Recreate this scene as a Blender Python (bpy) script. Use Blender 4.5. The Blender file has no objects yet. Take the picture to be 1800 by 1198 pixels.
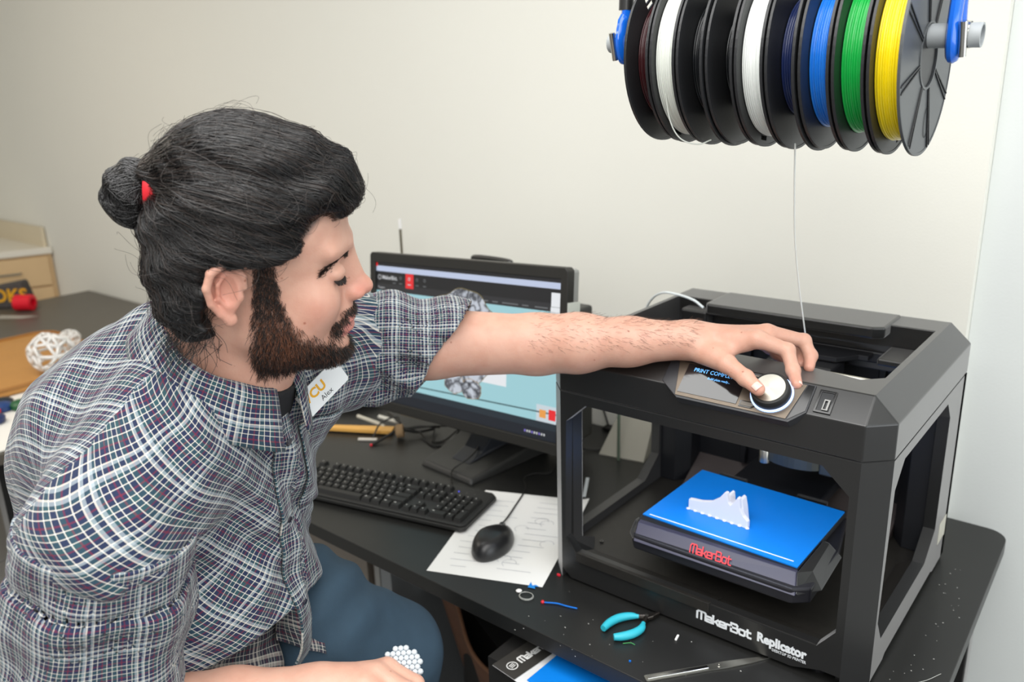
import bpy, math, random
import numpy as np
from mathutils import Matrix, Vector
from mathutils.geometry import tessellate_polygon
PI = math.pi
SC = bpy.context.scene
COL = SC.collection
ZD = 0.74                      # height of the desk top; everything below is laid out from the desk top and lifted by ZD at the end
rnd = random.Random(7)

# ------------------------------------------------------------------ camera, light, exposure
cam_d = bpy.data.cameras.new('camera')
cam = bpy.data.objects.new('camera', cam_d); COL.objects.link(cam)
cam_d.sensor_width = 36.0
cam_d.lens = 1448.2 / 1800 * 36.0
cam_d.clip_start = 0.02
R0 = Vector((0.77714553, 0.62868639, -0.02825346)).normalized()
R2 = Vector((-0.60862138, 0.73940615, -0.28785165)).normalized()
R1 = R2.cross(R0).normalized()
CW = Vector((0.76100142, -1.00445756, 0.79657967))
cam.matrix_world = Matrix(((R0.x, -R1.x, -R2.x, CW.x), (R0.y, -R1.y, -R2.y, CW.y), (R0.z, -R1.z, -R2.z, CW.z + ZD), (0, 0, 0, 1)))
SC.camera = cam
cam_d.dof.use_dof = True
cam_d.dof.focus_distance = 1.02
cam_d.dof.aperture_fstop = 4.5

world = bpy.data.worlds.new('world'); SC.world = world
world.use_nodes = True
bgn = world.node_tree.nodes['Background']
bgn.inputs[0].default_value = (1.0, 0.99, 0.975, 1)
bgn.inputs[1].default_value = 0.50

def area(name, loc, target, size, power, col, sy=None):
    l = bpy.data.lights.new(name, 'AREA'); l.energy = power; l.color = col
    l.size = size
    if sy: l.shape = 'RECTANGLE'; l.size_y = sy
    o = bpy.data.objects.new(name, l); COL.objects.link(o)
    o.location = (loc[0], loc[1], loc[2] + ZD)
    d = Vector(target) - Vector(loc)
    o.rotation_euler = d.to_track_quat('-Z', 'Y').to_euler()
    return o
area('bounce_light', (0.5, -1.3, 1.87), (0.5, -1.3, 0.0), 2.6, 80, (1.0, 0.995, 0.985), 2.2)
area('flash_fill', (1.05, -1.5, 1.25), (0.0, 0.1, 0.2), 0.5, 4.5, (1.0, 0.98, 0.95))
area('ceiling_panel_light', (-2.3, -0.9, 1.86), (-2.3, -0.9, 0), 1.2, 16, (1.0, 0.92, 0.80), 0.6)
area('right_fill_light', (2.9, -0.5, 0.75), (0.3, 0.1, 0.2), 1.8, 26, (0.90, 0.96, 1.0), 1.5)  # unseen light added at right to brighten the printer's side faces; no known window
SC.view_settings.view_transform = 'Standard'
SC.view_settings.look = 'None'
SC.view_settings.exposure = 0.0
SC.view_settings.gamma = 1.0
SC.view_settings.use_curve_mapping = False

# ------------------------------------------------------------------ materials
MATS = {}
def srgb(c):
    if isinstance(c, str):
        c = tuple(int(c[i:i+2], 16) / 255 for i in (0, 2, 4))
    return tuple((x / 12.92 if x <= 0.04045 else ((x + 0.055) / 1.055) ** 2.4) for x in c) + (1,)
def mat(name, col, rough=0.5, metal=0.0, spec=None, noise=0.0, nscale=60, bump=0.0, bscale=400, emit=0.0, trans=0.0, coat=0.0, sss=0.0):
    if name in MATS: return MATS[name]
    m = bpy.data.materials.new(name); m.use_nodes = True
    nt = m.node_tree; b = nt.nodes['Principled BSDF']
    c = srgb(col)
    b.inputs['Base Color'].default_value = c
    b.inputs['Roughness'].default_value = rough
    b.inputs['Metallic'].default_value = metal
    if spec is not None: b.inputs['Specular IOR Level'].default_value = spec
    if coat: b.inputs['Coat Weight'].default_value = coat; b.inputs['Coat Roughness'].default_value = 0.1
    if trans: b.inputs['Transmission Weight'].default_value = trans
    if emit:
        b.inputs['Emission Color'].default_value = c; b.inputs['Emission Strength'].default_value = emit
    if sss:
        b.inputs['Subsurface Weight'].default_value = sss; b.inputs['Subsurface Radius'].default_value = (0.012, 0.004, 0.002)
        b.inputs['Subsurface Scale'].default_value = 1.0
    tc = nt.nodes.new('ShaderNodeTexCoord')
    if noise:
        n = nt.nodes.new('ShaderNodeTexNoise'); n.inputs['Scale'].default_value = nscale; n.inputs['Detail'].default_value = 4
        nt.links.new(tc.outputs['Object'], n.inputs['Vector'])
        mx = nt.nodes.new('ShaderNodeMix'); mx.data_type = 'RGBA'
        mx.inputs[6].default_value = tuple(v * (1 - noise) for v in c[:3]) + (1,)
        mx.inputs[7].default_value = tuple(min(1, v * (1 + noise)) for v in c[:3]) + (1,)
        nt.links.new(n.outputs['Fac'], mx.inputs[0]); nt.links.new(mx.outputs[2], b.inputs['Base Color'])
    if bump:
        n2 = nt.nodes.new('ShaderNodeTexNoise'); n2.inputs['Scale'].default_value = bscale; n2.inputs['Detail'].default_value = 3
        nt.links.new(tc.outputs['Object'], n2.inputs['Vector'])
        bp = nt.nodes.new('ShaderNodeBump'); bp.inputs['Strength'].default_value = bump; bp.inputs['Distance'].default_value = 0.001
        nt.links.new(n2.outputs['Fac'], bp.inputs['Height']); nt.links.new(bp.outputs['Normal'], b.inputs['Normal'])
    MATS[name] = m
    return m

# ------------------------------------------------------------------ objects
LOCAL = set()
def root_off(p):
    v = Vector((0, 0, 0))
    if p is None: return v
    while p is not None:
        if p.name in LOCAL: return Vector((0, 0, 0))
        v += p.location; p = p.parent
    return v
def tag(o, label, cat, group=None, kind=None):
    o['label'] = label; o['category'] = cat
    if group: o['group'] = group
    if kind: o['kind'] = kind
    return o
def thing(name, loc, label, cat, group=None, rz=None, matrix=None):
    o = bpy.data.objects.new(name, None); COL.objects.link(o)
    o.empty_display_size = 0.02
    o.location = loc
    if rz is not None:
        o.rotation_euler = (0, 0, rz); LOCAL.add(o.name)
    if matrix is not None:
        o.matrix_world = matrix; LOCAL.add(o.name)
    return tag(o, label, cat, group)
def link(name, me, parent, m=None):
    o = bpy.data.objects.new(name, me); COL.objects.link(o)
    if parent is not None: o.parent = parent
    if m is not None and len(me.materials) == 0: me.materials.append(m)
    return o
class MB:
    def __init__(s): s.v = []; s.f = []; s.mi = []; s.cur = 0
    def add(s, vs, fs):
        b = len(s.v); s.v += [tuple(v) for v in vs]
        for f in fs: s.f.append(tuple(b + i for i in f)); s.mi.append(s.cur)
        return s
    def box(s, a, b):
        x0, y0, z0 = a; x1, y1, z1 = b
        return s.add([(x0,y0,z0),(x1,y0,z0),(x1,y1,z0),(x0,y1,z0),(x0,y0,z1),(x1,y0,z1),(x1,y1,z1),(x0,y1,z1)],
                     [(0,3,2,1),(4,5,6,7),(0,1,5,4),(1,2,6,5),(2,3,7,6),(3,0,4,7)])
    def hexa(s, p):   # bottom 4 ccw, top 4 ccw
        return s.add(p, [(0,3,2,1),(4,5,6,7),(0,1,5,4),(1,2,6,5),(2,3,7,6),(3,0,4,7)])
    def prism(s, poly, fn, w0, w1, holes=()):
        """poly in 2D, fn(u,v,w)->xyz; extruded from w0 to w1; holes allowed"""
        loops = [list(poly)] + [list(h) for h in holes]
        tris = tessellate_polygon([[Vector((p[0], p[1], 0)) for p in l] for l in loops])
        flat = [p for l in loops for p in l]; n = len(flat)
        vs = [fn(p[0], p[1], w0) for p in flat] + [fn(p[0], p[1], w1) for p in flat]
        fs = []
        for t in tris:
            a, b, c = [flat[i] for i in t]
            if (b[0]-a[0])*(c[1]-a[1])-(b[1]-a[1])*(c[0]-a[0]) < 0: t = (t[0], t[2], t[1])
            fs.append((t[0], t[2], t[1])); fs.append((t[0]+n, t[1]+n, t[2]+n))
        k = 0
        for li, l in enumerate(loops):
            ar = sum(l[i][0]*l[(i+1) % len(l)][1]-l[(i+1) % len(l)][0]*l[i][1] for i in range(len(l)))
            for i in range(len(l)):
                a, b = k+i, k+(i+1) % len(l)
                q = (a, b, b+n, a+n)
                if (ar < 0) != (li > 0): q = q[::-1]
                fs.append(q)
            k += len(l)
        return s.add(vs, fs)
    def tube(s, pts, r, n=8, caps=True, flat=None):
        pts = [Vector(p) for p in pts]; m = len(pts)
        rs = r if isinstance(r, (list, tuple)) else [r]*m
        T = [(pts[min(i+1, m-1)]-pts[max(i-1, 0)]).normalized() for i in range(m)]
        up = Vector((0, 0, 1)) if abs(T[0].z) < 0.9 else Vector((1, 0, 0))
        N = (up - T[0]*up.dot(T[0])).normalized(); vs = []
        for i in range(m):
            N = (N - T[i]*N.dot(T[i]))
            N = N.normalized() if N.length > 1e-6 else T[i].orthogonal().normalized()
            B = T[i].cross(N)
            for k in range(n):
                a = 2*PI*k/n
                vs.append(pts[i] + (N*math.cos(a)*(flat or 1) + B*math.sin(a))*rs[i])
        fs = [(i*n+k, i*n+(k+1) % n, (i+1)*n+(k+1) % n, (i+1)*n+k) for i in range(m-1) for k in range(n)]
        if caps: fs += [tuple(range(n))[::-1], tuple((m-1)*n+k for k in range(n))]
        return s.add(vs, fs)
    def lathe(s, prof, c, ax, n=32, close=False):
        """prof: list of (radius, along axis)"""
        ax = Vector(ax).normalized(); c = Vector(c)
        u = ax.orthogonal().normalized(); w = ax.cross(u)
        vs = [c + ax*h + (u*math.cos(2*PI*k/n)+w*math.sin(2*PI*k/n))*r for r, h in prof for k in range(n)]
        m = len(prof)
        fs = [(i*n+k, i*n+(k+1) % n, (i+1)*n+(k+1) % n, (i+1)*n+k) for i in range(m-1) for k in range(n)]
        if close: fs += [((m-1)*n+k, (m-1)*n+(k+1) % n, (k+1) % n, k) for k in range(n)]
        else:
            if prof[0][0] > 1e-6: fs.append(tuple(range(n))[::-1])
            if prof[-1][0] > 1e-6: fs.append(tuple((m-1)*n+k for k in range(n)))
        return s.add(vs, fs)
    def grid(s, P):
        nu, nv = len(P), len(P[0])
        return s.add([p for r in P for p in r], [(i*nv+j, (i+1)*nv+j, (i+1)*nv+j+1, i*nv+j+1) for i in range(nu-1) for j in range(nv-1)])
    def build(s, name, m, parent=None, smooth=False, bev=0, kind=None, label=None, sub=0, solid=0):
        off = root_off(parent)
        me = bpy.data.meshes.new(name)
        me.from_pydata([tuple(Vector(v)-off) for v in s.v], [], s.f)
        ms = m if isinstance(m, (list, tuple)) else [m]
        for x in ms: me.materials.append(x)
        if len(ms) > 1: me.polygons.foreach_set('material_index', s.mi)
        me.update()
        import bmesh
        bm = bmesh.new(); bm.from_mesh(me)
        bmesh.ops.remove_doubles(bm, verts=bm.verts, dist=1e-6)
        if not solid: bmesh.ops.recalc_face_normals(bm, faces=bm.faces)
        bm.to_mesh(me); bm.free()
        if smooth:
            me.polygons.foreach_set('use_smooth', [True]*len(me.polygons))
            if smooth != 2: me.set_sharp_from_angle(angle=math.radians(38))
        o = link(name, me, parent)
        if solid:
            md = o.modifiers.new('solid', 'SOLIDIFY'); md.thickness = solid; md.offset = 0
        if bev:
            md = o.modifiers.new('bevel', 'BEVEL'); md.width = bev; md.segments = 2; md.limit_method = 'ANGLE'; md.angle_limit = math.radians(30)
            md.harden_normals = False
        if sub:
            md = o.modifiers.new('sub', 'SUBSURF'); md.levels = sub; md.render_levels = sub
        if kind: o['kind'] = kind
        if label: o['label'] = label
        return o
def struct(o): o['kind'] = 'structure'; return o
XY = lambda u, v, w: (u, v, w)
XZ = lambda u, v, w: (u, w, v)
YZ = lambda u, v, w: (w, u, v)
def catmull(pts, n=8):
    P = [Vector(p) for p in pts]; P = [P[0]*2-P[1]] + P + [P[-1]*2-P[-2]]; out = []
    for i in range(1, len(P)-2):
        for k in range(n):
            t = k/n; a, b, c, d = P[i-1:i+3]
            out.append(0.5*((2*b)+(c-a)*t+(2*a-5*b+4*c-d)*t*t+(3*b-a-3*c+d)*t**3))
    out.append(P[-2]); return out

def text_mesh(txt, size, fn, m, name, parent, depth=0.0002, offset=0.0, align='LEFT', font_w=1.0, shear=0):
    """lettering from the built-in font, turned into a thin mesh; fn(u,v,w)->xyz"""
    cu = bpy.data.curves.new('t', 'FONT'); cu.body = txt; cu.size = size; cu.extrude = depth; cu.offset = offset; cu.align_x = align
    cu.shear = shear
    cu.resolution_u = 3
    o = bpy.data.objects.new('t', cu); COL.objects.link(o)
    bpy.context.view_layer.update()
    me0 = bpy.data.meshes.new_from_object(o.evaluated_get(bpy.context.evaluated_depsgraph_get()))
    bpy.data.objects.remove(o); bpy.data.curves.remove(cu)
    mb = MB(); mb.add([fn(v.co.x*font_w, v.co.y, v.co.z) for v in me0.vertices], [tuple(p.vertices) for p in me0.polygons])
    bpy.data.meshes.remove(me0)
    return mb.build(name, m, parent)
STROKES = {
 'M': (0.98, [[(0,0),(0,.8),(.14,1),(.75,1),(.86,.86),(.86,0)], [(.43,1),(.43,0)]]),
 'a': (.66, [[(.02,.64),(.42,.64),(.52,.54),(.52,0),(0,0),(0,.3),(.52,.3)]]),
 'k': (.64, [[(0,0),(0,1)], [(0,.32),(.22,.32),(.5,.66)], [(.22,.32),(.34,.26),(.5,0)]]),
 'e': (.66, [[(.5,0),(0,0),(0,.54),(.1,.64),(.52,.64),(.52,.3),(0,.3)]]),
 'r': (.5, [[(0,0),(0,.54),(.1,.64),(.42,.64)]]),
 'B': (.8, [[(0,0),(0,1),(.52,1),(.6,.9),(.6,.6),(.5,.52),(0,.52)], [(.5,.52),(.66,.42),(.66,.1),(.56,0),(0,0)]]),
 'o': (.68, [[(0,.1),(0,.54),(.1,.64),(.44,.64),(.54,.54),(.54,.1),(.44,0),(.1,0),(0,.1)]]),
 't': (.5, [[(.12,.92),(.12,.1),(.2,0),(.46,0)], [(0,.64),(.42,.64)]]),
}
def stroke_text(txt, h, fn, m, name, parent, w=0.15, depth=0.0003, sx=1.0):
    mb = MB(); x = 0; kk = 0
    for ch in txt:
        adv, lines = STROKES[ch]
        for ln in lines:
            for (a, b) in zip(ln[:-1], ln[1:]):
                A = Vector(((a[0]*sx+x)*h, a[1]*h)); B = Vector(((b[0]*sx+x)*h, b[1]*h))
                d = (B-A).normalized(); n = Vector((-d.y, d.x))*w*h/2; e = d*w*h*0.35
                kk += 1; mb.prism([A-e+n, A-e-n, B+e-n, B+e+n], fn, 0, depth*(1+.22*(kk % 5)))
        x += adv*sx
    return mb.build(name, m, parent)
# ------------------------------------------------------------------ setting
wallm = mat('wall_paint', 'ecebe2', 0.85, noise=0.015, nscale=3, bump=0.25, bscale=260)
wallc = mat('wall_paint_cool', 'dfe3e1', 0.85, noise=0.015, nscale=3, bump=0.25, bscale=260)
WY = 0.612
struct(MB().box((-4.6, WY, -ZD), (0.491, WY+0.12, 1.92)).build('wall_back', wallm))
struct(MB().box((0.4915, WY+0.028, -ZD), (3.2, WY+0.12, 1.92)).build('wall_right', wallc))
struct(MB().box((-5.2, -3.6, -ZD), (-5.08, 2.2, 1.92)).build('wall_left', wallm))
struct(MB().box((-5.2, 1.0, -ZD), (-4.605, 1.12, 1.92)).build('wall_alcove', wallm))
struct(MB().box((-5.2, -3.6, 1.92), (3.2, 2.2, 2.0)).build('ceiling', mat('ceiling_white', 'f0efe9', 0.9)))
floorm = mat('floor_tile', '8d8d8b', 0.45, noise=0.06, nscale=6)
fl = struct(MB().box((-5.2, -3.6, -ZD-0.1), (3.2, 2.2, -ZD-0.004)).build('floor', mat('grout', '5f5f5e', 0.8)))
mb = MB().box((-.2273, -.2273, 0), (.2273, .2273, .0035)); tile0 = mb.build('tile', floorm, fl, bev=0.001)
tile0.location = (-1.15, 0.35, -ZD-0.004)
for i in range(-8, 9):
    for j in range(-8, 3):
        if (i, j) == (0, 0): continue
        t = tile0.copy(); COL.objects.link(t); t.parent = fl
        t.location = (-1.15+i*.4606, 0.35+j*.4606, -ZD-0.004)

blk = mat('black_plastic', '0d0d0d', 0.36, noise=0.08, nscale=30)
blk.node_tree.nodes['Principled BSDF'].inputs['IOR'].default_value = 1.7
blk.node_tree.nodes['Principled BSDF'].inputs['Sheen Weight'].default_value = .55
blk.node_tree.nodes['Principled BSDF'].inputs['Sheen Roughness'].default_value = .35
blk2 = mat('black_plastic_inner', '141519', 0.5, bump=0.2, bscale=900)
gloss = mat('gloss_black', '0c0c0e', 0.12, coat=0.5)
deskm = mat('desk_laminate', '1e1e1d', 0.38, noise=0.10, nscale=14)
steel = mat('steel', 'b9b7ae', 0.28, 1.0, noise=0.05, nscale=90)
chrome = mat('chrome', 'd6d6d2', 0.15, 1.0)

# desk (one continuous top, a near worktop and the row behind it)
desk = thing('desk', (-0.2, 0.2, -ZD), 'black laminate desk under the printer, keyboard and monitor', 'desk')
r = 0.035
cor = [(0.607-r+r*math.sin(a), 0.598-r+r*math.cos(a)) for a in [k*PI/2/6 for k in range(7)]]
top = [(-1.35, -0.134), (0.617, -0.152)] + cor[::-1] + [(-1.35, 0.598)]
MB().prism(top, XY, -0.027, 0.0).build('desk_top', deskm, desk, bev=0.002)
pf = mat('pedestal_grey', '8f867c', 0.55, noise=0.04, nscale=8)
MB().box((-1.06, 0.118, -0.72), (-0.612, 0.56, -0.031)).build('pedestal', pf, desk, bev=0.003)
MB().box((-1.055, 0.10, -0.20), (-0.615, 0.117, -0.035)).build('drawer_front', pf, desk, bev=0.002)
MB().box((-1.055, 0.10, -0.70), (-0.615, 0.117, -0.205)).build('drawer_front', pf, desk, bev=0.002)
MB().box((-0.590, 0.10, -0.735), (-0.572, 0.56, -0.031)).build('side_panel', mat('panel_light', 'a3a3a0', 0.5), desk, bev=0.001)
MB().box((-0.571, 0.102, -0.735), (-0.535, 0.56, -0.031)).build('side_panel', mat('panel_light2', '93979a', 0.5), desk, bev=0.001)
MB().box((-0.611, 0.13, -0.72), (-0.591, 0.56, -0.031)).build('gap_panel', mat('panel_brown', '8a7564', 0.6, noise=0.05, nscale=10), desk)
MB().box((-1.30, 0.14, -0.72), (-1.07, 0.16, -0.031)).build('modesty_panel', mat('panel_brown', '8a7564', 0.6, noise=0.05, nscale=10), desk, bev=0.002)
for x, y in ((0.56, -0.12), (0.56, 0.54), (-1.28, -0.08), (-1.28, 0.54)):
    MB().box((x-.02, y-.02, -ZD), (x+.02, y+.02, -0.031)).build('leg', blk, desk, bev=0.003)

t2 = thing('table', (-2.2, 0.2, -ZD), 'dark grey-brown laminate table by the far wall, behind the man', 'table')
MB().box((-3.02, -0.42, -0.030), (-1.36, 0.60, 0.0)).build('table_top', mat('table_laminate', '57524a', 0.4, noise=0.06, nscale=12), t2, bev=0.003)
for x, y in ((-2.95, -0.36), (-2.95, 0.54), (-1.42, -0.36), (-1.42, 0.54)):
    MB().box((x-.02, y-.02, -ZD), (x+.02, y+.02, -0.031)).build('leg', blk, t2)

# far left counter
ct = thing('kitchen_cabinet', (-4.0, 0.6, -ZD), 'beige wood base cabinet with white countertop in the far corner', 'cabinet')
oak = mat('maple_laminate', 'd9b98c', 0.5, noise=0.06, nscale=9)
a, b = Vector((-3.485, 0.423)), Vector((-3.503, 0.60))
MB().prism([(-3.35, 0.606), (-4.5, 0.606), (-4.5, -0.15), (-3.60, -0.15)], XY, 0.135, 0.165).build('countertop', mat('counter_white', 'e6e0d3', 0.35), ct, bev=0.003)
MB().prism([(-3.37, 0.606), (-4.5, 0.606), (-4.5, -0.12), (-3.62, -0.12)], XY, -ZD, 0.134).build('cabinet_body', oak, ct)
def ctpt(u, w, d=0.0):
    A = Vector((-3.62, -0.12)); B = Vector((-3.37, 0.606)); t = (B-A).normalized(); nn = Vector((t.y, -t.x)); p = A + t*u + nn*d
    return (p.x, p.y, w)
for u0, u1, z0, z1 in ((0.02, .37, -.01, .125), (.385, .75, -.01, .125), (0.02, .37, -.70, -.02), (.385, .75, -.70, -.02)):
    dr = MB().prism([(u0, z0), (u1, z0), (u1, z1), (u0, z1)], lambda u, v, w: ctpt(u, v, w), 0.001, 0.018).build('drawer_front' if z1 > 0 else 'door', oak, ct, bev=0.001)
    if z1 > 0:
        um = (u0+u1)/2
        MB().tube([ctpt(um-.06, .06, .02), ctpt(um-.06, .06, .045), ctpt(um+.06, .06, .045), ctpt(um+.06, .06, .02)], .005, 6).build('handle', steel, dr)
MB().box((-4.5, 0.590, 0.165), (-3.40, 0.606, 0.255)).build('backsplash', mat('backsplash_cream', 'dccfb4', 0.5), ct)

# things on the far table
rc = thing('tape_roll', (-2.86, 0.27, 0.0), 'small bright red roll lying on the far dark table', 'roll')
MB().lathe([(.030, -.035), (.033, -.033), (.033, .033), (.030, .035), (.016, .035), (.016, -.035)], (-2.86, 0.27, .034), (.75, .6, 0), 24, close=True).build('body', mat('red_plastic', 'e3122b', 0.35), rc, smooth=True)
bg = thing('bag', (-2.98, .30, 0), 'dark bag with yellow lettering at the left edge', 'bag')
MB().hexa([(-3.01, .20, 0), (-2.90, .30, 0), (-2.96, .36, 0), (-3.07, .26, 0), (-3.01, .21, .09), (-2.92, .29, .11), (-2.97, .34, .11), (-3.06, .26, .09)]).build('body', mat('bag_dark', '4a4543', 0.8, noise=.2), bg, bev=.01)
text_mesh('OKS', 0.075, lambda u, v, w: (-3.005+u*.72+w, .203+u*.68-w, .03+v), mat('bag_yellow', 'e0a51e', 0.6), 'lettering', bg, offset=0.002)
def sheet(name, pts, m, label, cat, z0=0.0004, bend=0.0, th=0.0003):
    t = MB(); 
    t.prism(pts, XY, z0, z0+th)
    o = t.build(name, m); tag(o, label, cat); return o
sheet('paper_scrap', [(-2.86, .12), (-2.74, .2), (-2.72, .26), (-2.86, .18)], mat('scrap_grey', 'a9a69d', 0.6), 'grey scrap of paper on the far dark table', 'paper')
tr = thing('wooden_tray', (-2.1, -0.05, 0), 'brown wooden board with rounded corners on the far table', 'tray')
rr = [(-2.36, -0.42), (-2.36, .10), (-2.345, .135), (-2.315, .155), (-2.28, .16), (-1.80, .16), (-1.78, .12), (-1.78, -.42)]
MB().prism(rr, XY, 0.002, .022).build('board', mat('tray_wood', 'c08a48', 0.5, noise=.1, nscale=25), tr, bev=.004)
mbx = MB(); mbx.tube([(x, y, .024) for x, y in rr], .006, 6); mbx.build('rim', mat('tray_edge', 'a06e36', 0.5), tr)
mp = thing('white_mat', (-1.62, -.3, 0), 'white paper mat with small coloured prints beside the brown board', 'paper')
MB().box((-1.775, -0.41, 0.001), (-1.37, 0.0, 0.004)).build('sheet', mat('paper_white', 'ece9e2', 0.7), mp)
for i, (x, y, c, l) in enumerate(((-1.70, -.245, '16202c', 'black'), (-1.64, -.22, '1d5a34', 'green'), (-1.665, -.26, '1c3c74', 'navy blue'), (-1.64, -.30, 'd8252c', 'red'), (-1.58, -.31, '1c2c5c', 'dark blue'), (-1.6, -.35, '22242a', 'charcoal'))):
    o = MB().lathe([(.0, 0), (.022, 0), (.027, .004), (.028, .016), (.020, .022), (.008, .024), (.0, .024)], (x, y, .0045), (0, 0, 1), 14).build('plastic_disc', mat('disc'+str(i), c, 0.4), None, smooth=True)
    tag(o, l + ' printed plastic disc on the white mat at left edge', 'disc')
whp = mat('white_print', 'f0efec', 0.55, bump=0.3, bscale=500)
def lattice_ball(name, c, R, label, sq=1.0):
    """openwork shell: icosphere edges as struts"""
    import bmesh
    bm = bmesh.new(); bmesh.ops.create_icosphere(bm, subdivisions=2, radius=R)
    t = MB()
    jit = {v.index: Vector((rnd.uniform(-1, 1), rnd.uniform(-1, 1), rnd.uniform(-1, 1)))*R*.10 for v in bm.verts}
    P = {v.index: Vector((v.co.x, v.co.y, v.co.z*sq)) + jit[v.index] for v in bm.verts}
    k = 0
    for e in bm.edges:
        k += 1
        if k % 4 == 0: continue
        a, b = P[e.verts[0].index], P[e.verts[1].index]
        mid = (a+b)/2*1.04
        t.tube([Vector(c)+a, Vector(c)+mid, Vector(c)+b], R*.075, 6)
    bm.free()
    return tag(t.build(name, whp, None, smooth=2), label, 'printed model')
lattice_ball('lattice_sphere', (-1.83, -.045, .087), .060, 'white openwork plastic sphere on the brown board', 1.0)
lattice_ball('lattice_cup', (-2.02, .085, .062), .035, 'small white openwork print behind the openwork sphere', .9)

# ------------------------------------------------------------------ 3D printer
W, D, HS, HT, H, c_, e_, e2 = .528, .446, .339, .389, .419, .031, .032, .035
pr = thing('desktop_printer', (W/2, D/2, 0), 'large black open-front 3D printer standing at the right end of the desk', '3D printer')
Z1 = 0.0065
def oct_(x0, x1, z0, z1, a, b): return [(x0+a, z0), (x1-a, z0), (x1, z0+b), (x1, z1-b), (x1-a, z1), (x0+a, z1), (x0, z1-b), (x0, z0+b)]
hole = [(.060, .054), (.462, .054), (.486, .086), (.486, .289), (.449, .323), (.079, .323), (.042, .289), (.038, .078)]
MB().prism([(c_, .018), (.05, .004), (.43, .006), (.47, .018), (W-c_, .018), (W-c_, HS-.0006), (c_, HS-.0006)], XZ, 0.0, .018, [hole]).build('front_frame', blk, pr)
hs = [(.066, .056), (.300, .056), (.352, .094), (.354, .290), (.325, .322), (.085, .322), (.050, .290), (.040, .095)]
side_out = [(c_, Z1), (.09, Z1), (.10, .012), (.36, .012), (.37, Z1), (D, Z1), (D, HS-.0006), (c_, HS-.0006)]
MB().prism(side_out, YZ, W-.018, W, [hs]).build('side_frame', blk, pr)
MB().prism(side_out, YZ, 0, .018, [hs]).build('side_frame', blk, pr)
for sx in (0, 1):
    X = (lambda x: W-x) if sx else (lambda x: x)
    pl = [(X(0), c_), (X(c_), 0), (X(c_), .0182), (X(.042), .0186), (X(.042), .045), (X(.038), .052), (X(.0184), .052), (X(.0182), c_)]
    if sx: pl = pl[::-1]
    MB().prism(pl, XY, .0, HS-.0006).build('corner_post', blk, pr)
    pl = [(X(.0185), .36), (X(.05), .36), (X(.07), .39), (X(.07), .428), (X(.0185), .428)]
    if sx: pl = pl[::-1]
    MB().prism(pl, XY, .0405, HS-.002).build('rear_post', blk2, pr, bev=.001)
MB().box((.0, .4285, Z1), (W, D, HS-.0006)).build('back_panel', blk2, pr)
# tray: floor plate, sloped front and rear ledges
tray_m = mat('tray_black', '262421', 0.45, noise=.25, nscale=70)
tm = MB(); tm.box((.0185, .0185, .012), (W-.0185, .428, .040)); tm.build('floor_tray', tray_m, pr)
def slope_bar(x0, x1, y0, z0, y1, z1, zb):
    return [(x0, y0, zb), (x1, y0, zb), (x1, y1, zb), (x0, y1, zb), (x0, y0, z0), (x1, y0, z0), (x1, y1, z1), (x0, y1, z1)]
MB().hexa(slope_bar(.060, .302, -.0025, .0575, .045, .0425, .0405)).build('front_ledge', tray_m, pr, bev=.0008)
MB().hexa(slope_bar(.303, .462, .002, .0545, .045, .0415, .0405)).build('front_ledge', tray_m, pr, bev=.0008)
MB().hexa([(.0375, .0185, .0405), (.060, .0185, .0405), (.064, .046, .0405), (.045, .075, .0405), (.0375, .002, .080), (.060, .0, .0555), (.0655, .046, .042), (.046, .078, .045)]).build('corner_ledge', blk, pr)
MB().hexa([(.462, .0185, .0405), (.4885, .0185, .0405), (.483, .075, .0405), (.462, .046, .0405), (.462, .0, .0555), (.4865, .002, .083), (.483, .078, .045), (.462, .046, .042)]).build('corner_ledge', blk, pr)
MB().hexa(slope_bar(.071, .457, .355, .042, .428, .085, .0405)).build('rear_ledge', mat('ledge_lit', '4a4240', 0.5), pr, bev=.001)  # pinkish light on the rear slope is painted into this brown
MB().hexa([(W-.0185, .066, .0405), (W-.0185, .30, .0405), (W-.04, .30, .0405), (W-.04, .066, .0405), (W-.0185, .066, .056), (W-.0185, .30, .056), (W-.04, .30, .042), (W-.04, .066, .042)]).build('side_ledge', tray_m, pr)
MB().lathe([(.0035, 0), (.0035, .003), (.0015, .003), (.0015, .001)], (.062, .075, .0402), (0, 0, 1), 12).build('screw', gloss, pr)
for x, y in ((.06, .03), (.46, .03), (.06, .41), (.46, .41)):
    MB().lathe([(.014, 0), (.014, .010), (.012, .012)], (x, y, 0.0), (0, 0, 1), 16).build('foot', blk2, pr)
# crown (upper shell)
def ring6(z, kind):
    if kind == 0: return [(c_, 0, z), (W-c_, 0, z), (W, c_, z), (W, D, z), (0, D, z), (0, c_, z)]
    return [(e_, e2, z), (W-e_, e2, z), (W-e_, e2, z), (W-e_, D, z), (e_, D, z), (e_, e2, z)]
cr = MB()
r0, r1, r2 = ring6(HS+.0012, 0), ring6(HT, 0), ring6(H, 1)
cr.add(r0+r1, [(i, (i+1) % 6, 6+(i+1) % 6, 6+i) for i in range(6)])
cr.add(r1+r2, [(0, 1, 7, 6), (1, 2, 7), (2, 3, 9, 7), (4, 5, 6, 10), (5, 0, 6)])
cr.add([r1[3], r1[4], r2[3], r2[4]], [(0, 1, 3, 2)])
ap = [(.078, .099), (.40, .100), (.462, .086), (.487, .111), (.487, .378), (.041, .378), (.041, .111), (.066, .088)]
to = [(e_, e2), (W-e_, e2), (W-e_, D), (e_, D)]
tris = tessellate_polygon([[Vector((p[0], p[1], 0)) for p in to], [Vector((p[0], p[1], 0)) for p in ap]])
fl_ = to + ap
cr.add([(p[0], p[1], H) for p in fl_], [tuple(t) for t in tris])
n = len(ap)
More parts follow.
